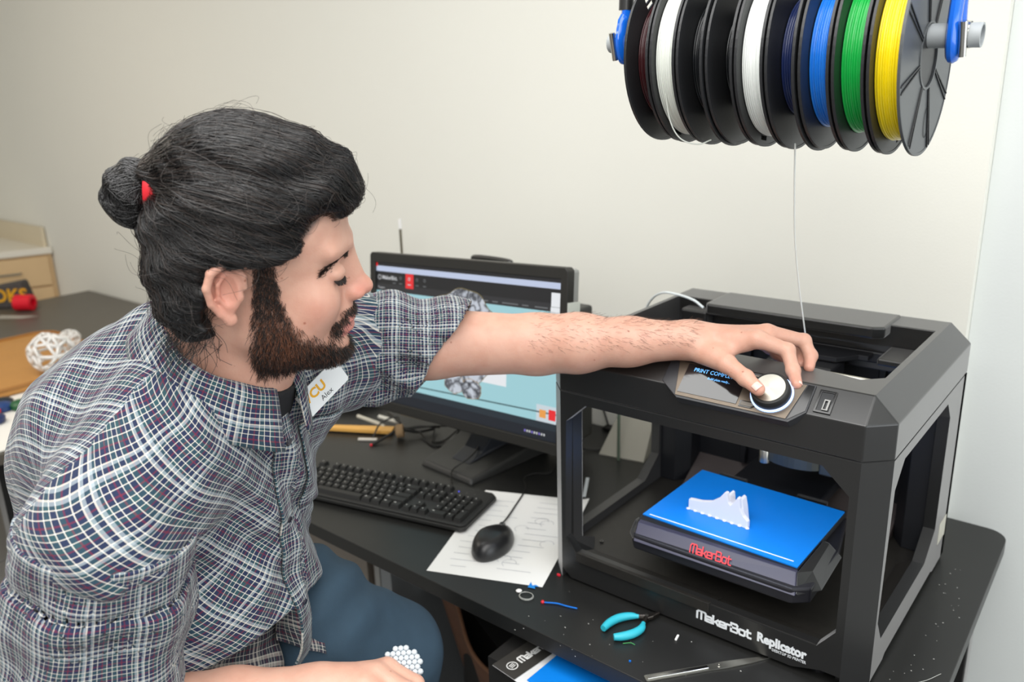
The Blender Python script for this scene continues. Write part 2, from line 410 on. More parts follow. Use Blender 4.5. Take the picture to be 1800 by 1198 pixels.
cr.add([(p[0], p[1], H) for p in ap]+[(p[0]+(.264-p[0])*.02, p[1]+(.24-p[1])*.02, HS+.0012) for p in ap], [(i, (i+1) % n, n+(i+1) % n, n+i) for i in range(n)])
lo = [(c_, 0), (W-c_, 0), (W, c_), (W, D), (0, D), (0, c_)]
ap2 = [(p[0]+(.264-p[0])*.02, p[1]+(.24-p[1])*.02) for p in ap]
tris = tessellate_polygon([[Vector((p[0], p[1], 0)) for p in lo], [Vector((p[0], p[1], 0)) for p in ap2]])
cr.add([(p[0], p[1], HS+.0012) for p in lo+ap2], [tuple(t) for t in tris])
cr.build('upper_shell', blk, pr, bev=.0016)
# seam of the front band
MB().box((.045, .012, HS-.0005), (W-.045, .03, HS+.001)).build('seam_strip', gloss, pr)
# rear lid over the aperture
lid = [(.122, .330), (.412, .330), (.424, .345), (.424, .434), (.122, .434), (.116, .345)]
MB().prism([(.118, .334), (.405, .334), (.421, .345), (.421, .437), (.112, .437), (.112, .345)], XY, .403, .4225).build('top_lid', blk, pr, bev=.0035)
# inside the crown
MB().box((.05, .37, .352), (.478, .425, .372)).build('inner_ledge', blk2, pr, bev=.003)
MB().box((.425, .30, .372), (.478, .376, .384)).build('inner_block', blk, pr, bev=.003)
MB().box((.060, .345, .376), (.112, .377, .404)).build('filament_inlet', blk, pr, bev=.004)
MB().prism([(.12, .31), (.36, .31), (.385, .345), (.40, .345), (.40, .378), (.12, .378)], XY, .362, .370).build('inner_baffle', blk2, pr, bev=.001)
MB().tube([(.045, .20, .365), (.484, .20, .365)], .004, 10).build('gantry_rod', steel, pr)
MB().tube([(.045, .24, .365), (.484, .24, .365)], .004, 10).build('gantry_rod', steel, pr)
MB().box((.043, .12, .345), (.062, .372, .362)).build('gantry_rail', blk2, pr, bev=.002)
MB().box((.466, .12, .345), (.485, .372, .362)).build('gantry_rail', blk2, pr, bev=.002)
# extruder
ex = MB().box((.255, .275, .205), (.365, .345, .36)); ex = ex.build('extruder', blk2, pr, bev=.004)
band = mat('extruder_band', '5a5c56', 0.35, 0.6)
mb = MB()
pts = []
for k in range(17):
    a = PI*k/16; pts.append((.309-.052*math.cos(a), .300-.030*math.sin(a)))
poly = pts + [(.361, .33), (.257, .33)]
mb.prism(poly, XY, .176, .204); mb.build('fan_shroud', band, ex, bev=.001)
MB().lathe([(.010, .0), (.010, .022), (.007, .026)], (.262, .285, .170), (0, 0, 1), 16).build('nozzle', steel, ex, smooth=True)
MB().box((.355, .285, .170), (.378, .305, .215)).build('bracket', band, ex, bev=.003)
for x in (.16, .20, .40):
    MB().box((x, .415, .09), (x+.012, .428, .33)).build('rear_rib', blk2, pr, bev=.002)
# build platform
pf_ = thing_none = MB()
led = bpy.data.lights.new('chamber_light', 'AREA'); led.energy = .35; led.color = (.72, .80, 1.0); led.shape = 'RECTANGLE'; led.size = .36; led.size_y = .02
lo_ = bpy.data.objects.new('chamber_light', led); COL.objects.link(lo_); lo_.location = (.264, .035, .331+ZD); lo_.rotation_euler = (math.radians(28), 0, 0)
z = .133
pf_.prism([(.150, .036), (.155, .262), (.414, .262), (.438, .150), (.440, .030), (.418, .012), (.165, .010), (.151, .028)], XY, .096, .1205)
bp = pf_.build('build_platform', mat('platform_black', '1c1c22', 0.4, bump=.2, bscale=1200), pr, bev=.003)
MB().prism([(.152, .040), (.156, .262), (.413, .262), (.413, .044)], XY, .1208, .1310).build('platform_frame', blk2, bp, bev=.001)
# front bezel: sloping face carrying the lettering
mb = MB()
B0 = [(.166, .006, .112), (.424, .010, .112), (.424, .042, .112), (.160, .040, .112)]
B1 = [(.160, .030, .1325), (.414, .0385, .1325), (.414, .045, .1325), (.158, .041, .1325)]
mb.hexa(B0+B1); mb.build('bezel', mat('bezel_blue_black', '36364a', 0.35), bp, bev=.001)
MB().hexa([(.4245, .010, .112), (.450, .045, .112), (.444, .15, .112), (.4245, .15, .112), (.4145, .0385, .1320), (.430, .06, .129), (.424, .15, .129), (.4145, .15, .1315)]).build('bezel_corner', blk, bp, bev=.002)
MB().hexa([(.148, .024, .112), (.1655, .006, .112), (.1595, .040, .112), (.148, .060, .112), (.151, .036, .1315), (.1595, .030, .1320), (.1575, .041, .1320), (.151, .05, .1315)]).build('bezel_corner', blk, bp, bev=.002)
def bez(u, v, w):   # on the sloping bezel face
    A, Bq, Cq, Dq = Vector(B0[0]), Vector(B0[1]), Vector(B1[1]), Vector(B1[0])
    s = u; t = v
    p = (A*(1-s)+Bq*s)*(1-t) + (Dq*(1-s)+Cq*s)*t
    nrm = (Bq-A).cross(Dq-A).normalized()
    return p + nrm*(0.0019+w)
stroke_text('MakerBot', 1.0, lambda u, v, w: bez(.372+u*.0475, .36+v*.42, w*.5), mat('red_print', 'e8303a', 0.5), 'lettering', bp, w=.135)
tape = mat('blue_tape', '0684ea', 0.42, noise=.05, nscale=20)
bt = MB().prism([(.153, .0575), (.411, .0505), (.412, .254), (.157, .262)], XY, .1311, .1330).build('build_plate', tape, bp)
MB().box((.163, .0615, .13302), (.401, .0637, .1333)).build('purge_line', whp, bt)
MB().box((.188, .2635, .128), (.24, .270, .1345)).build('clip', blk, bp, bev=.001)
MB().box((.33, .2635, .128), (.38, .270, .1345)).build('clip', blk, bp, bev=.001)
MB().box((.20, .265, .10), (.36, .41, .118)).build('platform_arm', blk2, bp, bev=.003)
# the finished white print on the tape
mdl = MB()
prof = [(0, 0), (.105, 0), (.105, .010), (.098, .018), (.093, .030), (.0925, .040), (.088, .046), (.083, .040), (.078, .027), (.074, .036), (.072, .047), (.067, .050), (.058, .037), (.045, .024), (.028, .016), (.0, .0135)]
A = Vector((.205, .115, .1332)); Bv = Vector((.309, .1105, .1332)); ud = (Bv-A).normalized(); vd = Vector((-ud.y, ud.x, 0))
prof = [(0, 0), (.104, 0), (.104, .012), (.096, .019), (.090, .030), (.088, .046), (.085, .048), (.080, .038), (.074, .030), (.070, .034), (.067, .050), (.063, .050), (.054, .037), (.040, .026), (.022, .0205), (.0, .018)]
mdl.prism(prof, lambda u, v, w: A+ud*u+vd*w+Vector((0, 0, v)), 0.0, .008)
fin = [(.060, .012), (.067, .046), (.071, .050), (.071, .012)]
mdl.prism([(.064, .0), (.096, .0), (.092, .028), (.089, .042), (.085, .044), (.080, .034), (.074, .028), (.071, .030), (.069, .044), (.066, .046), (.063, .030)], lambda u, v, w: A+ud*u+vd*w+Vector((0, 0, v)), .008, .024)
for k in range(9):
    p = A+ud*(.0+k*.013)+vd*0; mdl.lathe([(.0035, 0), (.0035, .002), (.0, .0022)], (p.x, p.y, .1332), (0, 0, 1), 8)
tag(mdl.build('printed_model', mat('white_print_clean', 'f2f1f5', 0.5), None, bev=.0008), 'white finished plastic print with two peaks on the blue build plate', 'printed model')
# front lettering
wp = mat('white_print_ink', 'e8ecef', 0.5)
stroke_text('MakerBot', .0135, lambda u, v, w: (.2835+u, -.0002-w, .0245+v), wp, 'lettering', pr, w=.23, sx=1.18)
text_mesh('Replicator', .0200, lambda u, v, w: (.378+u, -.0003+w*-1, .0262+v), wp, 'lettering', pr, offset=.0009, font_w=.86)
text_mesh('DESKTOP 3D PRINTER', .0062, lambda u, v, w: (.401+u, -.0003-w, .0185+v), wp, 'lettering', pr, font_w=.80)
MB().box((W+.0002, .385, .050), (W+.0008, .432, .088)).build('sticker', mat('sticker', 'c9c6b8', 0.5), pr)
# control panel, on the sloping front band
nv = Vector((0, e2, H-HT)).normalized(); nn = Vector((0, -(H-HT), e2)).normalized()
def SL(u, v, w): # u = x, v = distance up the slope from the crest of the front face, w = out
    p = Vector((u, 0, HT)) + nv*v + nn*w
    return (p.x, p.y, p.z)
pan = MB()
po = [(.212, .0430), (.4235, .0430), (.4235, .0010), (.405, -.0185), (.244, -.0185), (.212, .0040)]
pan.prism(po[::-1], SL, -.012, .0020)
pan = pan.build('control_panel', mat('panel_black', '26272b', 0.35), pr, bev=.001)
plate_m = mat('panel_plate', '6d6358', 0.35, 0.75, noise=.05, nscale=120)
MB().prism([(.226, .0405), (.226, .0405), (.241, -.0150), (.401, -.0150), (.412, .0405)][1:], SL, .0021, .0030).build('face_plate', plate_m, pan, bev=.0006)
MB().prism([(.4135, .041), (.403, -.0150), (.4215, .0025), (.4215, .041)], SL, .0021, .0026).build('side_gloss', gloss, pan)
scr = MB().prism([(.2425, -.0095), (.331, -.0095), (.331, .0385), (.2425, .0385)], SL, .0031, .0038).build('display_screen', mat('lcd_glass', '101114', 0.07, coat=1.0), pan)
lcd = mat('lcd_blue', '6db4f5', 0.4, emit=1.1)
text_mesh('PRINT COMPLETE', .0088, lambda u, v, w: SL(.2535+u, .0270+v, .0040+w*.2), lcd, 'lettering', scr, font_w=.92, depth=.0001)
text_mesh('Build plate ready...', .0050, lambda u, v, w: SL(.278+u, .0185+v, .0040+w*.2), lcd, 'lettering', scr, font_w=.9, depth=.0001)
kc = SL(.3725, .0165, .003); na = tuple(nn)
MB().lathe([(.0285, 0), (.0285, .0022), (.0262, .0030), (.0262, 0)], kc, na, 48, close=True).build('glow_ring', mat('ring_light', 'a9c6ff', 0.3, emit=1.15), pan, smooth=True)
kb_ = MB().lathe([(.0255, .001), (.0262, .003), (.0255, .0135), (.0240, .0155), (.0225, .0158), (.0, .0158)], kc, na, 64).build('dial_knob', mat('knob_rubber', '141414', 0.55), pan, smooth=True)
brm = bpy.data.materials.new('brushed_disc'); brm.use_nodes = True; MATS['brushed_disc'] = brm
nt = brm.node_tree; bb = nt.nodes['Principled BSDF']; bb.inputs['Base Color'].default_value = srgb('b3b0a6'); bb.inputs['Metallic'].default_value = 1; bb.inputs['Roughness'].default_value = .32
bb.inputs['Anisotropic'].default_value = .75
tg = nt.nodes.new('ShaderNodeTangent'); tg.direction_type = 'RADIAL'; tg.axis = 'Z'; nt.links.new(tg.outputs[0], bb.inputs['Tangent'])
MB().lathe([(.0212, .0159), (.0208, .0170), (.0, .0170)], kc, na, 64).build('dial_cap', brm, kb_, smooth=True)
btn = lambda u, v: [(u, v), (u+.018, v), (u+.0225, v+.0045), (u+.0225, v+.0095), (u, v+.0095)]
MB().prism([(x, y) for x, y in btn(.335, -.0115)], SL, .0031, .0040).build('button', gloss, pan)
MB().prism([(.337+(x-.335)*.84, -.0098+(y+.0115)*.66) for x, y in btn(.335, -.0115)], SL, .0041, .0046).build('button_cap', mat('button_grey', '6a645c', .4), pan)
MB().prism([(x, y) for x, y in btn(.335, .0285)], SL, .0031, .0040).build('button', gloss, pan)
# USB recess
us = MB(); u0, u1, v0, v1 = .4300, .4520, .0050, .0390
us.prism([(u0, v0), (u1, v0), (u1, v1), (u0, v1)], SL, .0003, .0022, [[(u0+.003, v0+.003), (u1-.003, v0+.003), (u1-.003, v1-.003), (u0+.003, v1-.003)]])
us = us.build('usb_frame', gloss, pr, bev=.0004)
MB().prism([(u0+.003, v0+.003), (u1-.003, v0+.003), (u1-.003, v1-.003), (u0+.003, v1-.003)], SL, .0003, .0008).build('port_recess', mat('port_dark', '15171b', .25), us)
MB().prism([(u0+.010, v0+.004), (u1-.0045, v0+.004), (u1-.0045, v0+.020), (u0+.010, v0+.020)], SL, .0009, .0030, [[(u0+.0115, v0+.0055), (u1-.0105+.0035, v0+.0055), (u1-.007, v0+.018), (u0+.0115, v0+.018)]]).build('usb_socket', mat('socket_steel', '8a8a88', .4, 1.0), us)

# filament lines
fw = mat('filament_white', 'eef2ee', .35)
tag(MB().tube(catmull([(.381, .009, .728), (.368, .053, .663), (.356, .099, .596), (.349, .146, .523), (.347, .193, .439), (.343, .225, .393), (.342, .24, .37)], 8), .0011, 8).build('filament_strand', fw, None, smooth=True), 'thin white filament strand running from the spools down into the printer', 'filament')
tag(MB().tube(catmull([(-.06, .40, .34), (-.02, .37, .40), (.02, .345, .428), (.06, .335, .4315), (.095, .328, .427), (.115, .326, .4165)], 8), .0024, 8).build('guide_tube', mat('tube_milk', 'dfe6e8', .3), None, smooth=True), 'milky white filament guide tube arching over the printer back left corner', 'tube')
# ------------------------------------------------------------------ filament spools on a pipe
def spc(x):   # centre of the spool stack at x
    t = (x-.19)/.329
    return Vector((x, .03, .835-.012*t))
pipe = thing('spool_pipe', (.34, .03, .85), 'grey plastic pipe carrying the row of filament spools', 'pipe')
pvc = mat('pvc_grey', 'a9aeb0', .45, noise=.05, nscale=40)
pa, pb = Vector((.104, .03, .8588)), Vector((.566, .03, .8415))
ax = (pb-pa).normalized(); L = (pb-pa).length
MB().lathe([(.0128, 0), (.0128, L), (.0102, L), (.0102, 0)], pa, ax, 32, close=True).build('pipe', pvc, pipe, smooth=True, bev=.0004)
sp_m = mat('spool_black', '232426', .38, noise=.05, nscale=20, bump=.15, bscale=500)
cols = [('dark red', '3a0d12'), ('clear natural', 'dfe3da'), ('black', '101317'), ('black', '0d0f12'), ('white', 'f6f7f8'), ('navy blue', '1b2a5a'), ('bright blue', '1c7fe8'), ('green', '12b44a'), ('yellow', 'fbe00a')]
labs = ['leftmost spool on the pipe, dark red filament with slotted black flange', 'second spool from the left, wound with clear natural filament',
        'third spool from the left, black filament right beside the clear one', 'fourth spool from the left, black filament left of the white one',
        'fifth spool from the left, thick winding of white filament', 'sixth spool from the left, navy blue filament on black flanges',
        'seventh spool from the left, bright blue filament', 'eighth spool from the left, green filament between blue and yellow', 'rightmost spool, yellow filament, ribbed black outer flange in lit tone facing out']
rw = [.075, .095, .07, .06, .092, .070, .078, .083, .090]
PIT = .0366
def flange(x, R, rot, windows, ribs):
    c = spc(x); mb = MB()
    outer = [(R*math.cos(2*PI*k/72), R*math.sin(2*PI*k/72)) for k in range(72)]
    holes = [[(.0335*math.cos(2*PI*k/36), .0335*math.sin(2*PI*k/36)) for k in range(36)][::-1]]
    for w0 in windows:
        for j in range(5):
            if windows and j > 3 and w0 > 3: continue
            r1 = .060+j*.0085; a = w0; da = .055/r1*.09
            q = []
            for rr_, aa in ((r1, a-.008/r1), (r1+.0055, a-.008/r1), (r1+.0055, a+.008/r1), (r1, a+.008/r1)):
                q.append((rr_*math.cos(aa), rr_*math.sin(aa)))
            holes.append(q)
    fn = lambda u, v, w: (c.x+w, c.y+u, c.z+v)
    mb.prism(outer, fn, -.0011, .0011, holes)
    # raised rim
    mb.lathe([(R-.003, -.0018), (R+.0004, -.0016), (R+.0004, .0016), (R-.003, .0018)], c, (1, 0, 0), 72, close=True)
    mb.lathe([(.0335, -.0022), (.0365, -.0022), (.0365, .0022), (.0335, .0022)], c, (1, 0, 0), 36, close=True)
    return mb
for i, ((nm, cc), lb) in enumerate(zip(cols, labs)):
    x0 = .191+i*PIT; x1 = x0+PIT-.0062; cm = spc((x0+x1)/2)
    s_ = thing('filament_spool', cm, lb, 'spool', 'filament spools hanging on the pipe')
    R = .1065+.0012*((i*7) % 3-1)
    for k, x in enumerate((x0, x1)):
        win = [-.15+i*.9+k*.3, 2.0+i*.9, 4.1+i*.9]
        if k == 0: win = [[-1.05, 2.2], [-1.9], [-1.15, .8], [-.62], [-1.72, .35], [-.72, 1.2], [-1.12, .9], [-1.12, .85], [-1.25, .75]][i]
        fo = flange(x, R, 0, win if i != 8 or k == 0 else [], 0).build('flange', sp_m if not (i == 8 and k) else mat('spool_black_lit', '4b4e50', .35, bump=.1, bscale=500), s_, smooth=False, bev=.0003)  # last outer flange: black plastic painted lighter for strong light and sheen
        if i == 8 and k == 1:
            c = spc(x); rb = MB()
            for a in range(8):
                for da in (-.035, .035):
                    an = a*PI/4+.35+da
                    dv = Vector((0, math.cos(an), math.sin(an))); nv_ = Vector((0, -dv.z, dv.y))*.0008
                    p, q = c+dv*.037, c+dv*(R-.002); hx = Vector((.0026, 0, 0)); bx_ = Vector((.0010, 0, 0))
                    rb.hexa([p-nv_+bx_, p+nv_+bx_, q+nv_+bx_, q-nv_+bx_, p-nv_+hx, p+nv_+hx, q+nv_+hx, q-nv_+hx])
            rb.build('rib_pattern', mat('rib_dark', '17181a', .45), s_, kind='stuff')
            dv = spc(x)
            ov = MB(); ov.tube([(c.x+.0016, c.y+.02+.009*math.cos(t)-.002, c.z-.072+.017*math.sin(t)) for t in [2*PI*k/24 for k in range(25)]], .0003, 4, caps=False)
            ov.build('oval_mark', mat('rib_dark', '17181a', .45), s_)
    # core
    MB().lathe([(.0345, x0), (.0345, x1)], Vector((0, cm.y, cm.z)), (1, 0, 0), 40, close=False).build('core', sp_m, s_, smooth=True)
    # winding: rows of turns
    fm = mat('filament_'+nm.replace(' ', '_'), cc, .22 if i not in (1, 4) else .45, spec=.6)
    wd = MB(); xs0, xs1 = x0+.0015, x1-.0015; prof = []
    nt_ = 11
    for j in range(nt_):
        xc = xs0+(xs1-xs0)*(j+.5)/nt_; hw = (xs1-xs0)/nt_/2
        rj = rw[i] + rnd.uniform(-.0008, .0008) - (.004 if i in (3, 5) and j < 4 else 0)
        for q in range(5):
            t = -1+q*.5; prof.append((rj+hw*math.sqrt(max(0, 1-t*t*.96)), xc+hw*t))
    wd.lathe([(.036, xs0)]+prof+[(.036, xs1)], Vector((0, cm.y, cm.z)), (1, 0, 0), 72)
    wd.build('filament_winding', fm, s_, smooth=2)
# loose strand under the clear spool
tag(MB().tube(catmull([(.238, -.055, .79), (.240, -.045, .757), (.247, -.03, .735), (.262, -.012, .727), (.275, .0, .732)], 8), .0009, 6).build('loose_strand', mat('filament_clear_natural', 'dfe3da', .4), None, smooth=True), 'loose clear filament end sagging below the second spool', 'filament')
# hangers
blue_s = mat('blue_strap', '1266d8', .15, coat=.6)
for nm, x, zt in (('blue translucent strap holding the right pipe end', .540, .0), ('blue translucent strap holding the left pipe end', .128, .01)):
    zc = .8415+ (.566-x)*.0375
    h = thing('hanging_strap', (x, .03, 1.9), nm, 'strap')
    mb = MB(); mb.tube(catmull([(x, .03, 1.918), (x, .03, 1.3), (x+.002, .03, .93), (x, .022, .885), (x, .016, zc+.004), (x, .022, zc-.017), (x, .031, zc-.020), (x, .040, zc-.012), (x, .0445, zc+.004), (x, .037, .885), (x+.003, .031, .92)], 6), .0085, 10, flat=.8)
    mb.build('strap', blue_s, h, smooth=True)
    cl = MB(); xo = x+(.0105 if x > .3 else -.0105)
    cl.lathe([(.0132, -.004), (.0142, -.004), (.0142, .004), (.0132, .004)], (xo, .03, zc), (1, 0, .0), 28, close=True)
    cl.build('clamp_band', chrome, h, smooth=True)
    MB().tube([(xo, .010, zc+.013), (xo, .020, zc-.022)], .0042, 10).build('clamp_screw', chrome, h, smooth=True)
    MB().tube([(x+.0, .03, .90), (x+.001, .03, .93)], .0105, 10).build('strap_collar', blk, h, smooth=True)

# ------------------------------------------------------------------ monitor
Mx = Matrix(((.999, .033, -.042, -.370), (-.027, .991, .133, .190), (.046, -.132, .990, .297+ZD), (0, 0, 0, 1)))
q = Mx.to_quaternion(); Mm = Matrix.Translation((-.370, .190, .297)) @ q.to_matrix().to_4x4()
mon = thing('monitor', (0, 0, 0), 'black widescreen monitor showing a brain model, behind the outstretched arm', 'monitor', matrix=Mm)
hw, hh = .28, .18
sw, sh = .2635, .1575
MB().prism([(-hw+.006, -hh), (hw-.006, -hh), (hw, -hh+.006), (hw, hh-.006), (hw-.006, hh), (-hw+.006, hh), (-hw, hh-.006), (-hw, -hh+.006)], XZ, 0, .022, [[(-sw, -sh), (sw, -sh), (sw, sh), (-sw, sh)]]).build('bezel', mat('bezel_black', '242320', .4, bump=.2, bscale=900), mon, bev=.002)
MB().box((-hw+.004, .0222, -hh+.004), (hw-.004, .045, hh-.004)).build('back_shell', mat('shell_grey', '9b9c98', .4), mon, bev=.006)
def em(n, c, e=1.0):
    m = mat(n, c, .35, emit=e); m.node_tree.nodes['Principled BSDF'].inputs['Base Color'].default_value = (.01, .01, .012, 1); return m
scrn = MB().box((-sw+.0003, .006, -sh+.0003), (sw-.0003, .012, sh-.0003)).build('screen', em('screen_cyan', 'a2d2da', .92), mon)
def sr(x0, z0, x1, z1, lvl, m, name='screen_area'):   # rectangles of the picture, 0..1 across the screen from top left
    return MB().box((-sw+2*sw*x0, .0058-lvl*.0002, sh-2*sh*z1), (-sw+2*sw*x1, .0059-lvl*.0002+.0001, sh-2*sh*z0)).build(name, m, scrn)
sr(0, 0, 1, .024, 1, em('scr_title', '3b3a3c', .3)); sr(0, .024, 1, .062, 1, em('scr_menu', 'c5d0ea', .9))
sr(0, .062, 1, .15, 1, em('scr_bar', '232321', .4)); sr(0, .15, 1, .20, 1, em('scr_bar2', '3a3a3b', .5))
sr(.185, .064, .233, .165, 3, em('scr_red', 'f02a2e', .9), 'active_tab'); sr(0, .004, .008, .03, 3, em('scr_red', 'f02a2e', .9))
sr(0, .93, 1, 1, 1, em('scr_task', '1b2430', .5), 'task_bar'); sr(0, .885, 1, .93, 1, em('scr_task2', '2c3b46', .5), 'task_bar')
sr(.955, .085, .995, .17, 3, em('scr_white', 'eef1f4', .9), 'avatar'); sr(.953, .172, 1, .225, 3, em('scr_white', 'eef1f4', .9), 'tab')
sr(.90, .78, .998, .885, 1, em('scr_pale', 'cfdbe2', .9), 'toast')
sr(.915, .81, .945, .86, 2, em('scr_orange', 'f0a34e', .9), 'icon'); sr(.958, .80, .99, .865, 2, em('scr_red', 'f02a2e', .9), 'icon')
MB().prism([(-sw+.0004, -.0985), (sw-.0004, -.0885), (sw-.0004, -.0915), (-sw+.0004, -.1015)][::-1], lambda u, v, w: (u, w, v-.012), .0055, .0057).build('floor_line', em('scr_line', '55757a', .7), scrn)
wt = em('scr_text', 'd8dadc', .8)
text_mesh('MakerBot.', .012, lambda u, v, w: (-sw+.02+u, .0052, sh-.0365+v), wt, 'lettering', scrn, offset=.0003)
lg = MB(); lg.lathe([(.0042, 0), (.0055, 0), (.0055, .0002), (.0042, .0002)], (-sw+.011, .0053, sh-.033), (0, -1, 0), 20, close=True); lg.build('logo', wt, scrn)
text_mesh('Prepare', .007, lambda u, v, w: (-sw+.006+u, .0052, sh-.058+v), wt, 'lettering', scrn)
for k, x in enumerate((.115, .155, .208, .255, .30)):
    mb = MB(); X = -sw+2*sw*x; mb.lathe([(.0022, 0), (.0036, 0), (.0036, .0002), (.0022, .0002)], (X, .0051, sh-.031), (0, -1, 0), 14, close=True); mb.box((X-.005, .005, sh-.0445), (X+.005, .0051, sh-.0425))
    mb.build('icon', wt if k == 2 else em('scr_text_dim', '808385', .6), scrn)
for x0, x1 in ((.62, .65), (.672, .70), (.722, .80), (.82, .85), (.88, .94)):
    sr(x0, .178, x1, .186, 3, em('scr_text_dim', '808385', .6), 'menu_word')
for k in range(9): sr(.845+k*.0115, .958, .8515+k*.0115, .972, 3, wt if k % 3 else em('scr_purple', '8e7fe0', .8), 'tray_icon')
for k, cc in enumerate(('4aa3d8', 'd5d8dc', '8a97a5', '4aa3d8')): sr(.012+k*.030, .945, .026+k*.030, .975, 3, em('scr_ic%s' % cc, cc, .8), 'task_icon')
# the brain model on the screen: folded relief
brm_ = em('scr_brain', 'b9bfc8', .62)
nt = brm_.node_tree; bb = nt.nodes['Principled BSDF']
tc = nt.nodes.new('ShaderNodeTexCoord'); vr = nt.nodes.new('ShaderNodeTexVoronoi'); vr.feature = 'DISTANCE_TO_EDGE'; vr.inputs['Scale'].default_value = 30
nz = nt.nodes.new('ShaderNodeTexNoise'); nz.inputs['Scale'].default_value = 40; mxv = nt.nodes.new('ShaderNodeMix'); mxv.data_type = 'VECTOR'; mxv.inputs[0].default_value = .06
nt.links.new(tc.outputs['Object'], nz.inputs['Vector']); nt.links.new(tc.outputs['Object'], mxv.inputs[4]); nt.links.new(nz.outputs['Color'], mxv.inputs[5]); nt.links.new(mxv.outputs[1], vr.inputs['Vector'])
cr_ = nt.nodes.new('ShaderNodeValToRGB'); cr_.color_ramp.elements[0].color = srgb('33343a'); cr_.color_ramp.elements[1].color = srgb('c6ccd6'); cr_.color_ramp.elements[1].position = .22
nt.links.new(vr.outputs['Distance'], cr_.inputs[0]); nt.links.new(cr_.outputs[0], bb.inputs['Emission Color']); bb.inputs['Emission Strength'].default_value = .95
def blob(name, cx, cz, rx, rz, y, m, seed, amp=.04):
    P = []
    for k in range(64):
        a = 2*PI*k/64; w = 1+amp*math.sin(5*a+seed)+amp*.6*math.sin(11*a+seed*2)
        P.append((cx+rx*w*math.cos(a), cz+rz*w*math.sin(a)))
    return MB().prism(P, XZ, y, y+.0002).build(name, m, scrn)
blob('brain_outline', .006, .020, .1135, .0975, .0053, em('scr_gold', '8a7c4a', .7), 1)
blob('brain_picture', .006, .020, .112, .096, .0050, brm_, 1)
sr(.42, .60, .75, .715, 1, em('scr_white', 'eef1f4', .9), 'platform_picture')
blob('brain_outline', -.012, -.083, .030, .0215, .0049, em('scr_gold2', 'b08a45', .8), 3); blob('brain_picture', -.012, -.083, .029, .0205, .0046, brm_, 3)
blob('brain_outline', .036, -.088, .030, .0215, .0049, em('scr_gold2', 'b08a45', .8), 5); blob('brain_picture', .036, -.088, .029, .0205, .0046, brm_, 5)
MB().box((hw+.0005, .002, -.02), (hw+.0015, .040, .115)).build('sticker_label', mat('sticker_pale', 'd8dcd2', .5), mon)
# stand
stn = thing('monitor_stand', (-.40, .25, 0), 'dark grey monitor stand with carry handle and small computer at its back', 'monitor stand')
MB().hexa([(-.485, .172, 0), (-.322, .160, 0), (-.290, .400, 0), (-.520, .400, 0), (-.480, .180, .012), (-.328, .168, .012), (-.300, .392, .034), (-.510, .392, .034)]).build('base', mat('stand_dark', '2b2b2a', .45, bump=.2, bscale=900), stn, bev=.004)
MB().hexa([(-.430, .215, .0165), (-.372, .212, .0165), (-.350, .385, .034), (-.452, .385, .034), (-.432, .262, .03), (-.372, .259, .03), (-.372, .36, .12), (-.432, .36, .12)]).build('neck_wedge', mat('stand_blue', '22262f', .4), stn, bev=.003)
text_mesh('POWER', .009, lambda u, v, w: (-.425+u, .174+v, .0128+v*.1), mat('faint_grey', '777777', .5), 'lettering', stn) if False else None
MB().box((-.43, .30, .10), (-.37, .345, .43)).build('column', blk, stn, bev=.004)
MB().tube(catmull([(-.475, .37, .40), (-.475, .37, .432), (-.468, .37, .443), (-.38, .37, .443), (-.365, .37, .435), (-.350, .37, .40)], 6), .0065, 10).build('carry_handle', blk, stn, smooth=True)
pc = thing('desktop_computer', (-.33, .41, .04), 'small black desktop computer mounted behind the monitor', 'computer')
MB().box((-.50, .385, .045), (-.208, .455, .350)).build('case', mat('pc_black', '2d2e2c', .4), pc, bev=.006)
MB().box((-.2075, .385, .09), (-.2070, .405, .13)).build('blue_sticker', mat('blue_sticker', '2f78c8', .4), pc)
for k in range(8): MB().box((-.2079, .375, .20+k*.012), (-.2072, .435, .206+k*.012)).build('vent_slot', blk2, pc)

# ------------------------------------------------------------------ keyboard
ka = math.radians(13.5)
kb = thing('keyboard', (-.199, .001, 0), 'full-size black keyboard lying on the desk in front of the monitor', 'keyboard', rz=ka)
kbm = mat('kb_black', '2a2a29', .5, bump=.15, bscale=1200)
KW, KD = .442, .150
body = [(-KW, 0), (-.008, 0), (0, .008), (0, KD-.010), (-.010, KD), (-KW, KD)]
mb = MB(); mb.prism(body, XY, .004, .012); mb.prism([(x*.992-.002, .003+y*.96) for x, y in body], XY, .0122, .0165)
mb.build('case', kbm, kb, bev=.0018)
for x in (-.03, -.41):
    MB().box((x-.01, .01, 0), (x+.01, .02, .004)).build('foot', blk, kb)
kcap = mat('key_black', '1f1f1e', .5); leg_m = mat('key_legend', 'cfcfca', .5)
keymesh = {}
def keycap(x, y, w=1.0, h=1.0, leg=True, big=False):
    key = (w, h, leg, big)
    u = .0186
    if key not in keymesh:
        a, b = w*u-.0012, h*u-.0012; m = MB()
        def fr(i, z, ox=0): return [(i-a/2+ox, i-b/2, z), (a/2-i+ox, i-b/2, z), (a/2-i+ox, b/2-i, z), (i-a/2+ox, b/2-i, z)]
        t = fr(.0026, .0075); t = [(x_, y_+.0008, z_) for x_, y_, z_ in t]
        m.hexa(fr(0, 0)+t)
        if leg:
            m.cur = 1; lw = .0022 if not big else .0045
            lx = -a/2+.0042; ly = b/2-.0062
            m.add([(lx, ly, .0076), (lx+lw, ly, .0076), (lx+lw, ly+.0022, .0076), (lx, ly+.0022, .0076)], [(0, 1, 2, 3)])
        o = m.build('key', [kcap, leg_m], kb); keymesh[key] = o
    else:
        o = keymesh[key].copy(); COL.objects.link(o); o.parent = kb
    o.location = (x, y, .0166)
U_ = .0186
